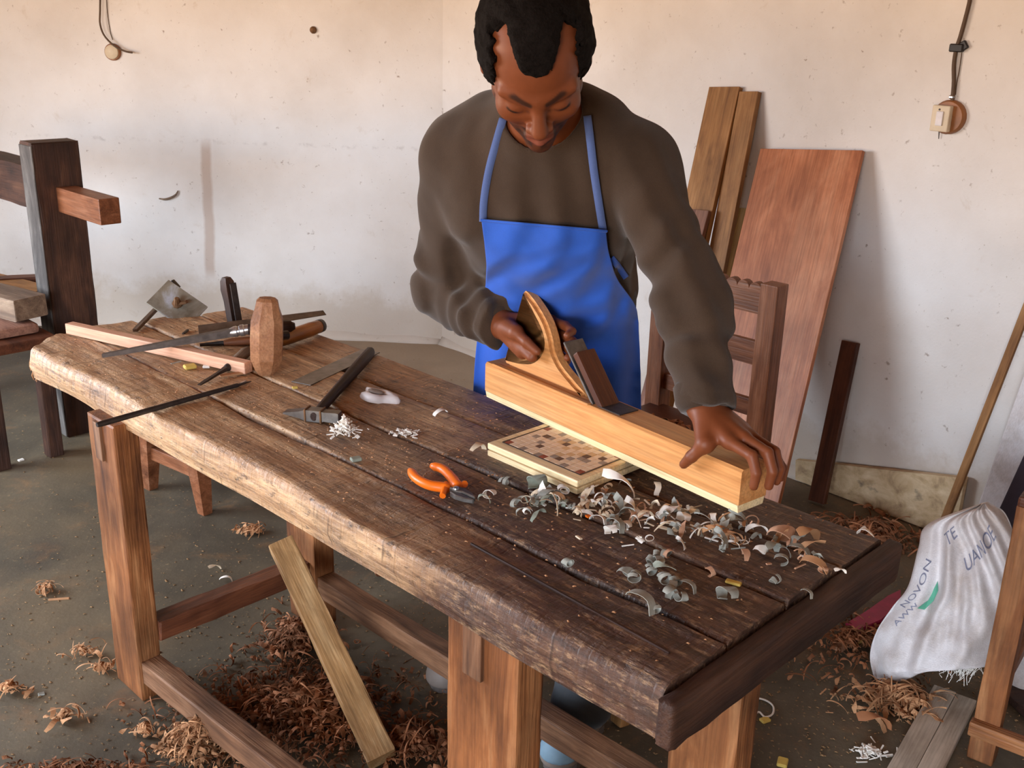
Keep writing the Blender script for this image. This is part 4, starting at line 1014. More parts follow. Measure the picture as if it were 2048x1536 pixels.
# ribbed collar
nd = hw((0, -.03, -.05)) - nkB; nd /= np.linalg.norm(nd); cx_ = np.cross(nd, [1, 0, 0]); cx_ /= np.linalg.norm(cx_); cy_ = np.cross(nd, cx_)
cc_ = nkB + nd * .030
ring = [cc_ + (.069 * cos(t)) * cx_ + (.071 * sin(t)) * cy_ + nd * .003 * sin(2 * t) for t in np.linspace(0, 2 * pi, 40)]
cparts = loft_me([[r + (r - cc_) / np.linalg.norm(r - cc_) * (.011 * cos(a)) + nd * (.019 * sin(a)) for a in np.linspace(0, 2 * pi, 10, endpoint=False)] for r in ring], False)
child('collar', cparts, MAT['sweater'])
# cuffs
for w, e_, r in ((wrR, elR, .040), (wrL, elL, .041)):
    ax = (w - e_) / np.linalg.norm(w - e_); child('cuff', autosmooth(tube_me([w - ax * .04, w - ax * .034, w - ax * .006, w + ax * .006], [r + .001, r + .005, r + .004, r - .003], 24), 80), MAT['sweater'])
# trousers
def trouser_sdf(p):
    d = hips_parts(p, .012)
    for h_, k_, a_2 in ((hipR, knR, anR), (hipL, knL, anL)):
        d = smin(d, cone(p, h_, k_, .096, .076), .04); d = smin(d, cone(p, k_, a_2, .075, .066), .03)
    d = d + .006 * vnoise(p * 13) + .004 * np.sin(p[..., 2] * 60 + 4 * vnoise(p * 7)) * (p[..., 2] < .5)
    return smax(d, .055 - p[..., 2], .006)
trm, _ = sdf_mesh(trouser_sdf, (-.2, 1.7, .03), (.36, 2.4, 1.05), .007); child('trousers', trm, MAT['trouser'])
# shoes
for a_2, toe in ((anR, np.array([-.155, 2.05, 0])), (anL, np.array([.108, 1.782, 0]))):
    heel = a_2 * np.array([1, 1, 0]); dd = toe - heel; Ls = np.linalg.norm(dd); dd /= Ls; sd = np.array([-dd[1], dd[0], 0])
    def shoe_f(p, heel=heel, toe=toe, dd=dd):
        d = cone(p, heel - dd * .035 + [0, 0, .045], toe - dd * .03 + [0, 0, .036], .040, .036)
        d = smin(d, cone(p, heel - dd * .03 + [0, 0, .06], heel - dd * .02 + [0, 0, .10], .038, .037), .03)
        d = smin(d, cone(p, heel + dd * .06 + [0, 0, .05], toe - dd * .02 + [0, 0, .03], .036, .034), .03)
        return smax(d, .018 - p[..., 2], .006)
    lo_ = np.minimum(heel, toe) - .09; hi_ = np.maximum(heel, toe) + .09; lo_[2] = 0; hi_[2] = .16
    sme, _ = sdf_mesh(shoe_f, lo_, hi_, .004)
    sh = child('shoe', sme, MAT['shoe'])
    sole = [(heel - dd * .075 + dd * (Ls + .08) * t, w) for t, w in ((0, .012), (.04, .030), (.15, .038), (.4, .034), (.65, .042), (.85, .040), (.96, .026), (1, .008))]
    poly = [c + sd * w for c, w in sole] + [c - sd * w for c, w in sole[::-1]]
    sl = link('sole', loft_me([[tuple(v + np.array([0, 0, z])) for v in poly] for z in (.001, .021)]), MAT['sole'], sh)
    def panel(p, heel=heel, toe=toe, dd=dd, f=shoe_f):
        d = f(p) - .002; c = heel + dd * .11 + np.array([0, 0, .055]); return smax(d, ell(p, c, (.062, .062, .026)), .003)
    pme, _ = sdf_mesh(panel, lo_, hi_, .004); link('vamp_panel', pme, MAT['shoe_blue'], sh, True)
# apron: cloth laid on the body, hanging free below the hips
def trace(f, px, py, t0=1.3, t1=2.6):
    d = np.array([ray(x, y) for x, y in zip(px, py)]); nrm = np.linalg.norm(d, axis=1); d /= nrm[:, None]; t = np.full(len(d), t0)
    for _ in range(60): t += np.clip(f(EYE + d * t[:, None]), -.02, .1) * .8
    ok = t < t1; return EYE + d * t[:, None], ok
front_f = lambda p: np.minimum(np.minimum(sweater_torso(p), trouser_sdf(p)), 9)
sweater_torso = lambda p: torso_parts(p, .008) + folds(p) - .004
NXA, NYA = 56, 84
rows = [(440, 962, 462, 1213), (490, 968, 508, 1219), (545, 972, 560, 1236), (600, 966, 612, 1272), (660, 956, 668, 1279), (740, 948, 750, 1282), (840, 944, 842, 1283), (960, 944, 955, 1280), (1110, 948, 1100, 1272)]
RW = spline([(a, b, c, d) for a, b, c, d in rows], NYA)
gx_, gy_ = [], []
for yl, xl, yr, xr in RW:
    for s in np.linspace(0, 1, NXA): gx_.append(xl + (xr - xl) * s); gy_.append(yl + (yr - yl) * s - 10 * sin(pi * s) * 0)
pts, ok = trace(front_f, gx_, gy_); pts = pts.reshape(NYA, NXA, 3); ok = ok.reshape(NYA, NXA)
Yg = np.where(ok, pts[..., 1], np.nan)
# keep the cloth in front: fill missing edges from the row, then let it hang from the belly
for r in range(NYA):
    v = Yg[r]; good = ~np.isnan(v)
    if good.any(): Yg[r] = np.interp(np.arange(NXA), np.flatnonzero(good), v[good])
    else: Yg[r] = Yg[r - 1]
for r in range(1, NYA):
    Yg[r] = np.minimum(Yg[r], np.maximum(Yg[r - 1] + .010, Yg[r] - .05) + .02)
for _ in range(6):
    Yp = np.pad(Yg, 1, mode='edge'); Yg = np.minimum(Yg, (Yp[:-2, 1:-1] + Yp[2:, 1:-1] + Yp[1:-1, :-2] + Yp[1:-1, 2:]) / 4 + .001)
ap = []
for r in range(NYA):
    for c in range(NXA):
        x, y = gx_[r * NXA + c], gy_[r * NXA + c]
        Yv = Yg[r, c] - .009
        ph = (y - 1.0 * 470) ; cm = np.clip((y - 480) / 60, 0, 1) * np.clip((700 - y) / 60, 0, 1)
        f = .0075 * sin((y + .42 * (x - 960) + 14 * vnoise(np.array([x / 60., y / 60., 3.3]))) / 8.4) * cm * (.35 + .65 * (x - 960) / 290)
        f2 = .010 * sin((x - 960) / 19. + 2 * vnoise(np.array([x / 90., y / 90., 8.1]))) * np.clip((y - 640) / 80, 0, 1)
        f3 = .004 * vnoise(np.array([x / 34., y / 34., 5.5]))
        ap.append(at(x, y, Yv - .004 - f * .8 - f2 * .6 - f3))
F = [(r * NXA + c, r * NXA + c + 1, (r + 1) * NXA + c + 1, (r + 1) * NXA + c) for r in range(NYA - 1) for c in range(NXA - 1)]
ame = mesh(ap, F); ao = child('apron', ame, MAT['apron'])
md = ao.modifiers.new('thickness', 'SOLIDIFY'); md.thickness = .003; md.offset = 1
md2 = ao.modifiers.new('smooth', 'SUBSURF'); md2.levels = 1; md2.render_levels = 1
# hem, and tapes over the shoulders
AP = np.array(ap).reshape(NYA, NXA, 3)
child('hem', autosmooth(tube_me(AP[0] + np.array([0, -.002, 0]), .0028, 6), 80), MAT['apron'])
def ribbon(px, wid=.015):
    P = spline(px, 40); pts, ok = trace(sweater_sdf, P[:, 0], P[:, 1]); pts = pts + np.array([0, -.004, .001])
    t = np.gradient(pts, axis=0); t /= np.linalg.norm(t, axis=1)[:, None]; vw = pts - EYE; vw /= np.linalg.norm(vw, axis=1)[:, None]
    s = np.cross(t, vw); s /= np.linalg.norm(s, axis=1)[:, None]
    for _ in range(3): pts[1:-1] = (pts[:-2] + 2 * pts[1:-1] + pts[2:]) / 4
    return loft_me([[p + a * wid / 2 - v * .0018, p - a * wid / 2 - v * .0018, p - a * wid / 2 + v * .001, p + a * wid / 2 + v * .001] for p, a, v in zip(pts, s, vw)])
child('strap', ribbon([(966, 444), (968, 400), (978, 340), (994, 280), (1006, 238)], .0135), MAT['strap'])
child('strap', ribbon([(1206, 464), (1196, 400), (1187, 340), (1180, 280), (1174, 232)], .0135), MAT['strap'])
child('tie', ribbon([(1222, 516), (1238, 536), (1252, 556)], .012), MAT['apron'])

# ================================================================== BOARDS AGAINST THE RIGHT WALL
def leaning(name, label, cat, xy0, xy1, foot, w=None, t=.02, m=None, thick_off=.012, group=None, extra=None):
    """board whose top edge (two pixel points) rests on the right wall and whose foot stands 'foot' metres out on the floor"""
    a, b = wr(*xy0), wr(*xy1); a[2] = b[2] = (a[2] + b[2]) / 2
    dx = (b - a); W_ = np.linalg.norm(dx); dx /= W_
    top = (a + b) / 2 + WRN * thick_off; bot = top * np.array([1, 1, 0]) + WRN * foot + dx * (extra or 0) + np.array([0, 0, t * .45])
    o = beam(name, bot, top, W_, t, m, None, side=dx, bevel=.002)
    return tag(o, label, cat, group)
leaning('plank', 'tall tan board, wider of the two tallest leaning behind the man', 'board', (1427, 170), (1486, 180), .40, t=.022, m=MAT['board_tan'], extra=.09)
leaning('plank', 'tall narrow tan board, right-hand one of the two tallest leaning behind the man', 'board', (1487, 182), (1524, 186), .34, t=.022, m=MAT['board_tan'], extra=.09)
leaning('plank', 'shorter pinkish board leaning in front of the tall narrow one', 'board', (1440, 412), (1478, 412), .34, t=.018, m=MAT['board_pink'], thick_off=.16, extra=.06)
leaning('plank', 'pale yellow plywood strip between the pinkish board and the red panel', 'board', (1480, 414), (1520, 420), .30, t=.012, m=MAT['ply_yellow'], thick_off=.012, extra=.05)
leaning('plywood_panel', 'large reddish plywood panel leaning against the right wall', 'panel', (1537, 297), (1738, 301), .42, t=.016, m=MAT['panel'], extra=.105, thick_off=.034)
leaning('plank', 'short dark red board leaning in the shadow right of the large panel', 'board', (1690, 680), (1722, 685), .13, t=.02, m=MAT['redwood_dark'], extra=.03)
# pale stained board lying on edge at the wall foot
a, b, c_, d_ = wr(1600, 934) , wr(1940, 951), wr(1940, 1075), wr(1600, 968)
a[2] = max(a[2], .075); sk = loft_me([[tuple(p + WRN * o) for p, o in ((q0, .012), (q1, .012), (q1, .034), (q0, .034))] for q0, q1 in ((np.array([*d_[:2], .004]), a), (np.array([*b[:2], .004]), b))])
tag(link('plank', sk, MAT['skirting']), 'stained pale plank standing on edge along the foot of the right wall', 'board')
# thin slat and pale strips leaning at the right edge
tag(beam('slat', wr_pt(2.575, .012, .13), wr_pt(2.70, .95, .02), .024, .018, MAT['board_tan'], None, side=WRD), 'thin brown slat leaning against the wall at the right edge', 'board')
b0 = wr_pt(2.70, .02, .13)
tag(beam('plank', b0, wr_pt(2.80, 1.02, .025), .085, .014, MAT['sack'], None, side=WRD), 'pale whitish strip of board leaning right of the thin slat', 'board')
b0 = wr_pt(2.775, .02, .16); tag(beam('plank', b0, wr_pt(2.885, 1.05, .025), .05, .016, MAT['board_tan'], None, side=WRD), 'tan board leaning at the far right edge', 'board')
b0 = wr_pt(2.78, .02, .24); tag(beam('dark_slab', b0, wr_pt(2.86, .60, .10), .09, .02, MAT['grey_cloth'], None, side=WRD), 'dark slate-coloured board standing behind the white sack', 'board')

# ================================================================== CHAIR BEHIND THE MAN
cpR, cpL = np.array([.637, 2.492, 0]), np.array([.405, 2.725, 0]); cw = cpR - cpL; CW = np.linalg.norm(cw); cw /= CW; cm_ = np.array([cw[1], -cw[0], 0]);
cm_ = cm_ if cm_[1] < 0 else -cm_
chr_ = thing('chair', 'brown wooden chair with a scalloped top rail behind the man', 'chair', (cpR + cpL) / 2 + cm_ * .2)
for p_ in (cpR, cpL): beam('back_post', p_, p_ + np.array([0, 0, .885]), .05, .05, MAT['chair_wood'], chr_, side=cw, bevel=.003)
for s in (.02, CW - .02): beam('front_leg', cpL + cw * s + cm_ * .38, cpL + cw * s + cm_ * .38 + np.array([0, 0, .455]), .042, .042, MAT['chair_wood'], chr_, side=cw, bevel=.003)
# scalloped rail: outline in (along, up)
sx0, sx1 = .025, CW - .025; n_s = 8; pts = [(sx0, 0), (sx1, 0)]
out = []
for i in range(n_s):
    x0 = sx1 - (sx1 - sx0) * i / n_s; wd = (sx1 - sx0) / n_s
    for t in np.linspace(0, pi, 8)[:-1]: out.append((x0 - wd / 2 + wd / 2 * cos(t), .062 + .016 * sin(t)))
poly = pts + out + [(sx0, .062)]
tr = link('top_rail', prism_me(poly, .022, .001, 1), MAT['chair_wood']); place(tr, frame(cpL + np.array([0, 0, .805]) + cm_ * .008, cw, y=(0, 0, 1)), chr_)
for z, h in ((.70, .062), (.555, .045)): beam('back_slat', cpL + cw * .02 + np.array([0, 0, z]), cpR - cw * .02 + np.array([0, 0, z]), .018, h, MAT['chair_wood'], chr_, up=(0, 0, 1), bevel=.002)
se = link('seat', box_me(CW + .02, .40, .03, .006, 2), MAT['redwood_dark']); place(se, frame((cpL + cpR) / 2 + cm_ * .20 + np.array([0, 0, .472]), cw, z=(0, 0, 1)), chr_)
for o_ in (.02, .375): beam('seat_rail', cpL + cw * .02 + cm_ * o_ + np.array([0, 0, .425]), cpR - cw * .02 + cm_ * o_ + np.array([0, 0, .425]), .022, .06, MAT['redwood_dark'], chr_, up=(0, 0, 1))
for s in (.02, CW - .02): beam('seat_rail', cpL + cw * s + cm_ * .03 + np.array([0, 0, .425]), cpL + cw * s + cm_ * .36 + np.array([0, 0, .425]), .022, .06, MAT['redwood_dark'], chr_, up=(0, 0, 1))
for s in (.02, CW - .02): beam('stretcher', cpL + cw * s + cm_ * .03 + np.array([0, 0, .18]), cpL + cw * s + cm_ * .36 + np.array([0, 0, .18]), .02, .03, MAT['chair_wood'], chr_, up=(0, 0, 1))
sc = (cpL + cpR) / 2 + cm_ * .19
heap_stuff('shavings_on_chair', 'brown shavings lying on the seat of the chair', 'wood shavings', sc[0], sc[1], .489, 110, (.10, .10), .03, ['curl_brown', 'curl_tan'], (.6, 1.1), range(0, 6))
# lit offcut on the floor under the bench end
oc = on(1240, 1446, 0); tag(beam('offcut', oc, oc + np.array([.004, .004, .05]), .03, .035, MAT['board_tan'], None, side=(.8, .55, 0)), 'small upright orange wood offcut on the floor behind the bench', 'wood offcut')

# ================================================================== LEFT SIDE: OLD FRAME, STACKED TIMBER, STOOL
pf = np.array([-1.615, 3.545, 0])
of = thing('timber_stand', 'heavy dark timber stand with an upright post and through beam at the left', 'timber stand', pf)
d1, d2 = BV, -BU       # wide face towards the camera
def ft(a, b, z): return pf + d1 * a + d2 * b + np.array([0, 0, z])
po = link('post', box_me(1.055, .16, .10, .006, 2, .0012, 14), MAT['old_dark']); place(po, frame(ft(.055, .03, .5275), (0, 0, 1), y=d1), of)
beam('edge_face', ft(-.027, -.018, .0), ft(-.027, -.018, 1.05), .006, .09, MAT['old_grey'], of, side=d1, up=None, bevel=.001) if False else None
beam('tenon_bar', ft(.075, .0, .862), ft(.075, -.34, .862) , .07, .085, MAT['chair_wood'], of, up=(0, 0, 1), bevel=.004)
pf2 = link('weathered_face', box_me(1.04, .10, .006, .002, 1), MAT['post_grey']); place(pf2, frame(ft(-.0265, .03, .525), (0, 0, 1), y=d2), of)
beam('cross_beam', ft(.06, .08, .885), ft(.06, .75, .885), .10, .15, MAT['old_dark'], of, up=(0, 0, 1), bevel=.006, jitter=.001, cuts=8)
# low table with stacked boards
lt = thing('low_table', 'low dark table at the left edge carrying stacked boards', 'table', (-1.75, 3.2, 0))
tz = .44
def lw(x, y, z): return np.array([x, y, z])
T0 = on(10, 690, tz); tdir = BU; tn = BV
tb = link('tabletop', box_me(.95, .26, .035, .006, 2), MAT['redwood_dark']); place(tb, frame(T0 - tdir * .475 + tn * .04 + np.array([0, 0, -.0175]), tdir, z=(0, 0, 1)), lt)
for a_, b_ in ((-.05, -.05), (-.88, -.05), (-.05, .13), (-.88, .13)): beam('leg', T0 + tdir * a_ + tn * b_ - np.array([0, 0, tz]), T0 + tdir * a_ + tn * b_ - np.array([0, 0, .035]), .05, .05, MAT['old_dark'], lt, side=tdir)
pk = tag(beam('cloth_bundle', T0 - tdir * .70 + tn * .06 + np.array([0, 0, .018]), T0 - tdir * .06 + tn * .06 + np.array([0, 0, .018]), .16, .034, MAT['board_pink'], None, up=(0, 0, 1), bevel=.014), 'pinkish flat board lying under the stacked timber at the left edge', 'board')
def tim(label, x0, y0, x1, y1, z, w, h, m, Yv=None):
    return tag(beam('timber_board', on(x0, y0, z), on(x1, y1, z), w, h, m, None, up=(0, 0, 1), bevel=.004, jitter=.0006, cuts=6), label, 'board', None)
tim('thick sawn timber with a square end, topmost of the stack at the left edge', -150, 560, 62, 616, .52, .12, .075, MAT['old_grey'])
tim('brown board lying behind the thick square timber at the left', -120, 540, 88, 596, .50, .10, .06, MAT['board_tan'])
tim('dark plank end, hindmost of the stack beside the post', -60, 566, 84, 558, .52, .06, .03, MAT['redwood_dark'])
# low stool seen under the bench
so_ = thing('stool', 'small low wooden stool with splayed legs behind the bench', 'stool', (-1.06, 3.04, 0))
f0, f1 = on(302, 976, 0), on(410, 1026, 0); sd_ = (f1 - f0); SW = np.linalg.norm(sd_); sd_ /= SW; sb = np.array([-sd_[1], sd_[0], 0])
for o_, l_ in ((0, 0), (.26, 0)):
    for e_, s in ((f0, 1), (f1, -1)):
        p_ = e_ + sb * o_; rg = [[tuple(p_ + sd_ * (s * .025 * t) + np.array([0, 0, .30 * t]) + sd_ * a * w + sb * b * w) for a, b in ((-1, -1), (1, -1), (1, 1), (-1, 1))] for t, w in ((0, .016), (.55, .026), (1, .026))]
        o = link('leg', loft_me(rg), MAT['chair_wood'], so_); o.matrix_local = Matrix.Translation(-so_.location)
for o_ in (0, .26): beam('rail', f0 + sb * o_ + sd_ * .02 + np.array([0, 0, .135]), f1 + sb * o_ - sd_ * .02 + np.array([0, 0, .135]), .022, .045, MAT['chair_wood'], so_, up=(0, 0, 1))
st = link('seat', box_me(SW + .06, .33, .03, .006, 2), MAT['chair_wood']); place(st, frame((f0 + f1) / 2 + sb * .13 + np.array([0, 0, .315]), sd_, z=(0, 0, 1)), so_)

# ================================================================== ELECTRICAL FITTINGS AND MARKS ON THE WALLS
LD = (B_ - A_) / np.linalg.norm(B_ - A_); LN = np.array([LD[1], -LD[0], 0]); LN = LN if LN[1] < 0 else -LN
def wl_(x, y): return onplane(x, y, B_, LN)
def disc(name, c, n, prof, m, par, seg=24): return place(link(name, autosmooth(lathe_me(prof, seg), 40), m), frame(c, n), par)
jb = thing('junction_box', 'round brown electrical box on the left wall under a hanging cable', 'electrical box', wl_(227, 104))
c = wl_(227, 104); disc('base', c, LN, [(0, .037), (.012, .037), (.016, .034)], MAT['bakelite'], jb); disc('cover', c, LN, [(.012, .031), (.024, .030), (.030, .020), (.031, .0)], MAT['ivory'], jb)
def wcable(name, pts, rad, par, wf, off=.006):
    P = np.array([wf(x, y) + (LN if wf is wl_ else WRN) * off for x, y in pts]); o = link(name, autosmooth(tube_me(spline(P, 24), rad, 8), 80), MAT['cable'], par); o.matrix_local = Matrix.Translation(-par.location); return o
wcable('cable', [(208, -40), (207, 20), (207, 48), (216, 72), (236, 92), (256, 102), (271, 105)], .0042, jb, wl_, .034)
wcable('thin_wire', [(212, -40), (215, 20), (221, 62), (226, 80)], .0015, jb, wl_, .004)
sk_ = thing('wall_switch', 'ivory switch on a round brown block at the right wall end of a cable', 'light switch', wr(1898, 236))
c = wr(1901, 234); disc('back_block', c, WRN, [(0, .048), (.014, .048), (.020, .043), (.020, 0)], MAT['bakelite'], sk_)
bx = link('switch_box', box_me(.052, .072, .022, .003, 2), MAT['ivory']); place(bx, frame(wr(1893, 236) + WRN * .030, WRD, z=WRN), sk_)
place(link('rocker', box_me(.020, .040, .006, .002, 2), MAT['glue']), frame(wr(1893, 236) + WRN * .043, WRD, z=WRN), sk_)
place(link('screw', autosmooth(lathe_me([(0, .003), (.002, .0025)], 8)), MAT['dark_steel']), frame(wr(1893, 218) + WRN * .041, WRN), sk_)
wcable('cable', [(1948, -30), (1941, 10), (1925, 70), (1916, 98), (1911, 130), (1911, 165), (1908, 200), (1906, 214)], .006, sk_, wr, .010)
wcable('ground_wire', [(1925, 105), (1920, 140), (1915, 165), (1912, 190)], .0016, sk_, wr, .004)
place(link('cable_clip', box_me(.040, .022, .016, .003, 1), MAT['black']), frame(wr(1917, 96) + WRN * .010, WRD, z=WRN), sk_)
place(link('clip_tab', box_me(.018, .024, .010, .002, 1), MAT['black']), frame(wr(1931, 91) + WRN * .008, WRD + np.array([0, 0, .7]), z=WRN), sk_)
place(link('cable_tape', box_me(.016, .010, .014, .003, 1), MAT['bright_steel']), frame(wr(1907, 194) + WRN * .010, WRD, z=WRN), sk_)
place(link('pin', tube_me([(0, 0, 0), (.002, 0, -.022)], [.0018, .001], 6), MAT['dark_steel']), Matrix.Translation(V3(wr(1881, 262) + WRN * .008)), sk_)
hk = spline([wl_(x, y) + LN * o for x, y, o in ((319, 397, .004), (332, 398, .012), (345, 394, .014), (354, 388, .012), (357, 381, .006))], 16)
tag(link('hook', autosmooth(tube_me(hk, list(np.interp(np.linspace(0, 1, 16), [0, .3, .8, 1], [.003, .0055, .004, .0025])), 8), 80), MAT['old_grey']), 'small curved brown peg sticking out of the left wall', 'peg')
wn = wl_(627, 60); tag(place(link('wasp_nest', autosmooth(lathe_me([(-.002, .012), (.006, .016), (.014, .012), (.018, .004)], 10), 60), MAT['rust']), frame(wn, LN)), 'small dark brown mud nest high on the left wall', 'insect nest')

# ================================================================== SACKS AND THE CHAIR AT THE RIGHT
def pillow(outline_l, outline_r, depth, bulge, nS=40, nT=60, fold=None):
    """closed cloth volume between a left and a right outline (world points), bulging out towards the room and back"""
    L_, R2 = spline(outline_l, nT), spline(outline_r, nT); fr = np.empty((nT, nS, 3)); bk = fr.copy()
    for t in range(nT):
        for s in range(nS):
            a = s / (nS - 1); tt = t / (nT - 1); base = L_[t] * (1 - a) + R2[t] * a
            b = bulge * (sin(pi * a) ** .6) * (min(1, .25 + 2.2 * sin(pi * min(1, tt * .93 + .05))))
            fd = fold(a, tt) if fold else 0
            fr[t, s] = base + depth * (b + fd); bk[t, s] = base - depth * b * .75
    return fr, bk
def pillow_me(fr, bk):
    nT, nS = fr.shape[:2]; V = np.concatenate([fr.reshape(-1, 3), bk.reshape(-1, 3)]); V[:, 2] = np.maximum(V[:, 2], .004); F = []; o = nT * nS
    for t in range(nT - 1):
        for s in range(nS - 1):
            i = t * nS + s; F.append((i, i + nS, i + nS + 1, i + 1)); F.append((o + i, o + i + 1, o + i + nS + 1, o + i + nS))
        for s in (0, nS - 1):
            i = t * nS + s; F.append((i, o + i, o + i + nS, i + nS) if s == 0 else (i, i + nS, o + i + nS, o + i))
    for s in range(nS - 1):
        F.append((s, s + 1, o + s + 1, o + s)); i = (nT - 1) * nS + s; F.append((i, o + i, o + i + 1, i + 1))
    return mesh(V, F)
nv = np.array([-.62, -.76, .18]); nv /= np.linalg.norm(nv)
# heights rise along a leaning plane: foot at (0.9,2.1), top against the boards
def sk_pt(x, y):
    n = np.array([-.45, -.80, .42]); n /= np.linalg.norm(n); return onplane(x, y, np.array([.90, 2.13, .0]), n)
sackL = [sk_pt(*p) for p in ((1958, 1008), (1856, 1048), (1838, 1095), (1818, 1170), (1784, 1215), (1752, 1265), (1740, 1318), (1757, 1384))]
sackR = [sk_pt(*p) for p in ((1976, 1004), (2012, 1030), (2040, 1110), (2050, 1180), (2040, 1240), (2020, 1290), (1990, 1330), (1930, 1296))]
def fold_a(a, t):
    n1 = vnoise(np.array([a * 3, t * 3, 1.7])); n2 = vnoise(np.array([a * 7, t * 7, 4.2]))
    d = (a - .45) * 2.2 + (t - .5) * 1.4
    n3 = vnoise(np.array([a * 13, t * 13, 6.6])); cr = abs(vnoise(np.array([a * 4.2 + 9, t * 4.2, 2.9]))) 
    return .026 * n1 + .014 * n2 + .006 * n3 + .010 * sin((a * 1.2 - t * .9) * 34 + 3 * n1) * np.clip((a - .35) * 4, 0, 1) * np.clip((.8 - t) * 4, 0, 1) + .028 * math.exp(-((a - .30 - .12 * t) / .06) ** 2) * sin(pi * t) - .026 * math.exp(-((a - .17 - .2 * t) / .07) ** 2) * sin(pi * t)
dv = np.array([-.45, -.80, .30]); dv /= np.linalg.norm(dv)
fr, bk = pillow(sackL, sackR, dv, .055, 64, 90, fold_a)
sack = thing('sack', 'large crumpled white woven sack with grey printed letters beside the bench end', 'sack', (1.0, 2.2, 0))
def schild(name, me, m, smooth=True, par=None):
    o = link(name, me, m, par or sack, smooth); o.matrix_local = Matrix.Translation(-(par or sack).location); return o
schild('bag', pillow_me(fr, bk), MAT['sack'])
def on_sack(a, t, off=.0015):
    nT, nS = fr.shape[:2]; x, y = np.clip(a, 0, .999) * (nS - 1), np.clip(t, 0, .999) * (nT - 1); i, j = int(x), int(y); u, v = x - i, y - j
    p = (fr[j, i] * (1 - u) + fr[j, min(i + 1, nS - 1)] * u) * (1 - v) + (fr[min(j + 1, nT - 1), i] * (1 - u) + fr[min(j + 1, nT - 1), min(i + 1, nS - 1)] * u) * v
    return p + dv * off
def sack_text(txt, a0, t0, ang, size, m):
    cu = bpy.data.curves.new('print', 'FONT'); cu.body = txt; cu.size = 1; cu.fill_mode = 'FRONT'
    ob = bpy.data.objects.new('tmp', cu); me = bpy.data.meshes.new_from_object(ob); bpy.data.objects.remove(ob)
    bm = bmesh.new(); bm.from_mesh(me); bmesh.ops.triangulate(bm, faces=bm.faces[:]); bmesh.ops.subdivide_edges(bm, edges=bm.edges[:], cuts=2)
    ca, sa = cos(ang), sin(ang)
    for v in bm.verts:
        x, y = v.co.x * size, v.co.y * size; v.co = V3(on_sack(a0 + x * ca - y * sa, t0 - (x * sa + y * ca) * .75))
    bm.to_mesh(me); bm.free(); schild('printed_letters', me, m, False)
sack_text('NOVON', .10, .56, radians(78), .085, MAT['ink']); sack_text('TE', .31, .26, radians(28), .12, MAT['ink'])
sack_text('UANOE', .50, .36, radians(30), .11, MAT['ink']); sack_text('AWW', .13, .66, radians(70), .07, MAT['ink'])
gq = [on_sack(a, t, .0018) for a, t in ((.25, .40), (.28, .44), (.285, .50), (.26, .56), (.20, .55), (.24, .50))]
schild('printed_mark', mesh(gq, [(0, 1, 2, 5), (5, 2, 3, 4)]), MAT['green_ink'], False)
# frayed hem threads
fz = []
for k_ in range(70):
    x, y = R_(1900, 1960), R_(1296, 1330); p0 = sk_pt(x, y) + dv * .01; pts = [p0]
    for i in range(4): pts.append(pts[-1] + np.array([R_(-.012, .008), R_(-.012, .006), -R_(.002, .016)]))
    pts = [np.array([p[0], p[1], max(p[2], .004)]) for p in pts]; fz.append((tube_me(pts, [.0008] * 5, 4), Matrix.Identity(4)))
tag(schild('frayed_threads', join_me(fz), MAT['white']), kind='stuff')
# second sack fold behind the chair leg
s2L = [np.array(onplane(*p, np.array([1.20, 2.12, 0]), np.array([-.3, -.9, .3]))) for p in ((2040, 1120), (2030, 1200), (2020, 1300), (2000, 1385))]
s2R = [np.array(onplane(*p, np.array([1.20, 2.12, 0]), np.array([-.3, -.9, .3]))) for p in ((2120, 1090), (2150, 1200), (2150, 1300), (2120, 1390))]
fr2, bk2 = pillow(s2L, s2R, np.array([-.3, -.9, .2]), .05, 30, 40, lambda a, t: .018 * vnoise(np.array([a * 4, t * 4, 9.1])))
tag(link('sack', pillow_me(fr2, bk2), MAT['sack'], smooth=True), 'white woven sack partly hidden behind the chair leg at the right edge', 'sack')
# magenta scrap
mgp = [on(x, y, .012) for x, y in ((1690, 1256), (1730, 1232), (1775, 1200), (1800, 1188), (1800, 1215), (1760, 1248), (1715, 1268))]
mg_ = loft_me([[tuple(p + np.array([0, 0, z])) for p in mgp] for z in (-.008, .014)]); tag(link('plastic_scrap', mg_, MAT['magenta']), 'magenta plastic scrap lying left of the white sack', 'plastic scrap')
# grey weathered plank on the floor
q0, q1, q2, q3 = on(1868, 1374, .012), on(1952, 1408, .012), on(1905, 1560, .012), on(1735, 1560, .012)
gp = thing('floor_plank', 'grey weathered plank lying on the floor in front of the white sack', 'board', (q0 + q2) / 2 * np.array([1, 1, 0]))
ax = ((q2 + q3) - (q0 + q1)) / 2; 
for nm, f_a, f_b in (('board', 0, .52), ('board', .53, 1)):
    a_, b_ = q0 * (1 - f_a) + q1 * f_a, q0 * (1 - f_b) + q1 * f_b; w_d = np.linalg.norm(b_ - a_)
    c0 = (a_ + b_) / 2; ad = ax / np.linalg.norm(ax); o = beam(nm, c0, c0 + ad * .62, w_d, .018, MAT['grey_plank'], gp, up=(0, 0, 1), bevel=.002)
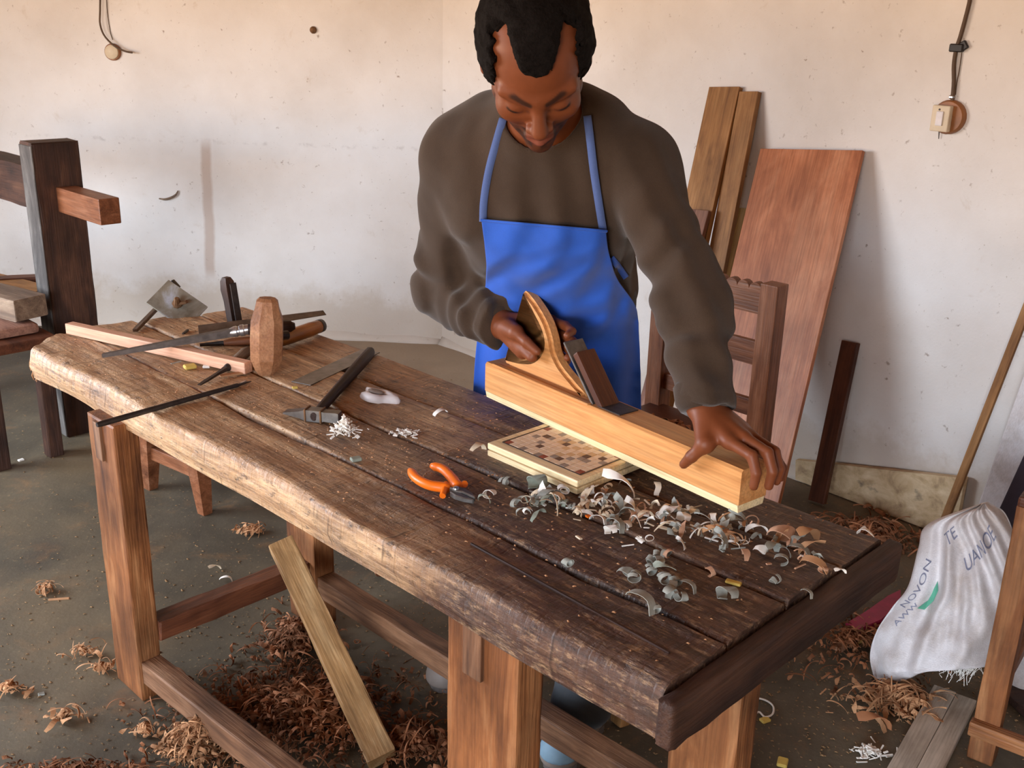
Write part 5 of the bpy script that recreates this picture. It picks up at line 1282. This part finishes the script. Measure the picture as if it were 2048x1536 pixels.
# chair at the right edge: one leg, a rail and the stretcher show
rc = thing('side_chair', 'orange-brown wooden chair standing at the right edge, one leg in view', 'chair', (1.25, 1.8, 0))
lp = np.array([1.035, 1.868, 0]); rdx = np.array([.80, -.60, 0]); rdy = np.array([.60, .80, 0])
beam('leg', lp, lp + np.array([0, 0, .60]), .052, .048, MAT['leg_wood'], rc, side=rdx, bevel=.004, jitter=.0004, cuts=8)
for a_, b_ in ((.38, 0), (.38, .36), (0, .36)): beam('leg', lp + rdx * a_ + rdy * b_, lp + rdx * a_ + rdy * b_ + np.array([0, 0, .60]), .052, .052, MAT['leg_wood'], rc, side=rdx, bevel=.004)
beam('stretcher', lp + np.array([0, 0, .085]) - rdy * .032 - rdx * .03, lp + rdx * .42 - rdy * .032 + np.array([0, 0, .085]), .026, .034, MAT['leg_wood'], rc, up=(0, 0, 1))
beam('stretcher', lp + rdy * .02 + np.array([0, 0, .15]), lp + rdy * .34 + np.array([0, 0, .15]), .022, .03, MAT['leg_wood'], rc, up=(0, 0, 1))
for a_, b_, c_, d_ in ((0, 0, .38, 0), (0, .36, .38, .36), (0, 0, 0, .36), (.38, 0, .38, .36)): beam('seat_rail', lp + rdx * a_ + rdy * b_ + np.array([0, 0, .565]), lp + rdx * c_ + rdy * d_ + np.array([0, 0, .565]), .02, .055, MAT['redwood_dark'], rc, up=(0, 0, 1))
se = link('seat', box_me(.45, .43, .022, .005, 2), MAT['redwood_dark']); place(se, frame(lp + rdx * .20 + rdy * .18 + np.array([0, 0, .611]), rdx, z=(0, 0, 1)), rc)
hb = lp + np.array([.16, .10, .012]); tag(beam('dark_board', hb, hb + np.array([.5, .1, 0]), .30, .02, MAT['old_dark'], None, up=(0, 0, 1)), 'dark board lying on the floor under the chair at the right edge', 'board')

# ================================================================== FLOOR LITTER
POOL = [0, 1, 2, 4, 6, 7, 7, 8, 8, 9, 9, 10]
def floor_heap(label, cx, cy, n, rad, hgt, mats, sc, pool, cat='wood shavings'):
    p = on(cx, cy, 0); return heap_stuff('wood_shavings', label, cat, p[0], p[1], .003, n, rad, hgt, mats, sc, pool)
BR = ['curl_brown', 'curl_brown', 'curl_brown', 'curl_tan', 'curl_pink', 'chair_wood']
floor_heap('deep heap of brown shavings under the middle of the bench', 600, 1440, 2600, (.30, .22), .06, BR + ['white', 'curl_cream', 'curl_tan'], (.35, .85), POOL)
floor_heap('heap of tan shavings at the lower left in front of the bench stretcher', 400, 1500, 900, (.10, .08), .07, ['curl_tan', 'curl_tan', 'curl_brown'], (.3, .7), POOL)
floor_heap('brown shavings around the back leg of the bench', 590, 1290, 420, (.12, .12), .04, BR + ['white'], (.45, 1.0), POOL)
floor_heap('mixed brown and white shavings behind the near front leg', 830, 1500, 420, (.13, .10), .035, BR + ['white'], (.4, .9), POOL)
floor_heap('thin spread of shavings at the very lower left corner', 160, 1548, 260, (.26, .04), .012, ['curl_brown', 'curl_brown', 'curl_tan'], (.35, .7), POOL)
floor_heap('loose brown shavings on the floor between the bench end and the sack', 1700, 1290, 420, (.26, .22), .018, BR, (.4, .9), POOL)
floor_heap('long tan shavings on the floor at the foot of the sack', 1790, 1410, 260, (.13, .08), .02, ['curl_tan', 'curl_brown'], (.5, 1.1), [6, 9, 4, 10])
floor_heap('white sticks scattered by the grey plank at the lower right', 1740, 1508, 60, (.055, .035), .012, ['white', 'curl_cream'], (.7, 1.3), [10, 11, 10], 'wood sticks')
floor_heap('dark debris and shavings at the foot of the right wall', 1735, 1075, 420, (.17, .13), .03, ['curl_brown', 'redwood_dark'], (.6, 1.2), POOL)
floor_heap('small curl of pale shavings on the floor behind the bench', 500, 1068, 60, (.07, .03), .012, ['curl_tan', 'curl_pink'], (.5, .9), POOL)
for lb, x, y in (('small clump of shavings by the left front leg', 170, 1310), ('small clump of shavings at the left, nearest the lower corner', 130, 1440), ('clump of brown shavings at the left edge of the floor', 20, 1385),
                 ('clump of shavings on the open floor at the left', 90, 1185), ('clump of shavings just left of the front leg foot', 205, 1345), ('pale clump of shavings below the left front leg', 290, 1470)):
    floor_heap(lb, x, y, 34, (.045, .028), .014, ['curl_tan', 'curl_brown'], (.4, .85), POOL)
# crumbs and sawdust over the whole floor
V = []; F = []
for k_ in range(5200):
    x, y = R_(0, 2048), R_(700, 1600); p = on(x, y, .0015)
    if rng.random() < .6: p = np.array([rng.normal(-.35, .55), rng.normal(2.0, .45), .0015]) if rng.random() < .6 else np.array([rng.normal(.85, .3), rng.normal(2.2, .4), .0015])
    if (p - CRN) @ WRN < .03 or p[1] > 4.7: continue
    s = R_(.0010, .0042); a = R_(0, 6.28); e = np.array([cos(a), sin(a), 0]) * s; f_ = np.array([-sin(a), cos(a), 0]) * s * R_(.25, .7); b = len(V)
    V += [p - e - f_, p + e - f_, p + e + f_, p - e + f_, p + np.array([0, 0, s * .5])]; F += [(b, b + 1, b + 4), (b + 1, b + 2, b + 4), (b + 2, b + 3, b + 4), (b + 3, b, b + 4)]
tag(link('sawdust', mesh(V, F), MAT['dust']), 'fine sawdust and crumbs strewn over the concrete floor', 'sawdust', None, 'stuff')
# single scraps one can point to
def fl_scrap(name, label, cat, x, y, i, m, s, rz, tilt=0.0): shaving(name, x, y, .001, i, m, s, rz, label, None, cat, tilt)
fl_scrap('wood_scrap', 'pale flat wood scrap on the open floor left of the front leg', 'wood scrap', 118, 1198, 10, 'curl_tan', 2.2, .2)
fl_scrap('wood_scrap', 'tan block of wood on the floor left of the sack', 'wood scrap', 1680, 1295, 12, 'curl_pink', 3.0, .8)
fl_scrap('wood_scrap', 'yellowish flat scrap on the floor beside the sack', 'wood scrap', 1715, 1283, 11, 'chip_yellow', 2.6, .4)
fl_scrap('foam_piece', 'yellow-white stub lying by a white loop of string on the floor', 'foam piece', 1530, 1440, 12, 'chip_yellow', 1.9, .5)
fl_scrap('foam_piece', 'pale yellow lump at the bottom edge right of the bench leg', 'foam piece', 1565, 1525, 12, 'chip_yellow', 2.4, 1.2)
fl_scrap('wood_scrap', 'brown pointed scrap on the floor left of the grey plank', 'wood scrap', 1745, 1462, 4, 'curl_brown', 2.0, .3)
fl_scrap('wood_scrap', 'small grey cube on the floor near the lower left', 'wood scrap', 83, 1388, 12, 'curl_grey', 1.2, .5)
fl_scrap('wood_scrap', 'white fleck on the dark floor behind the left front leg', 'wood scrap', 42, 920, 12, 'white', 1.6, .9)
fl_scrap('wood_shaving', 'pale curl on the floor behind the bench, under the stool side', 'shaving', 430, 1142, 4, 'curl_cream', .9, .9)
fl_scrap('wood_shaving', 'white thin curl on the floor in the middle under the bench', 'shaving', 452, 1163, 2, 'white', .8, .2)
fl_scrap('wood_shaving', 'brown cupped shaving on the floor between the bench legs', 'shaving', 765, 1152, 0, 'curl_brown', 2.0, .4)
sp_ = spline([on(x, y, .004) for x, y in ((1503, 1394), (1530, 1400), (1546, 1412), (1545, 1428), (1530, 1434), (1518, 1424), (1506, 1432), (1500, 1440))], 40)
tag(link('string', autosmooth(tube_me(sp_, .0022, 6), 80), MAT['white']), 'loop of white string on the floor beside the back right bench leg', 'string')
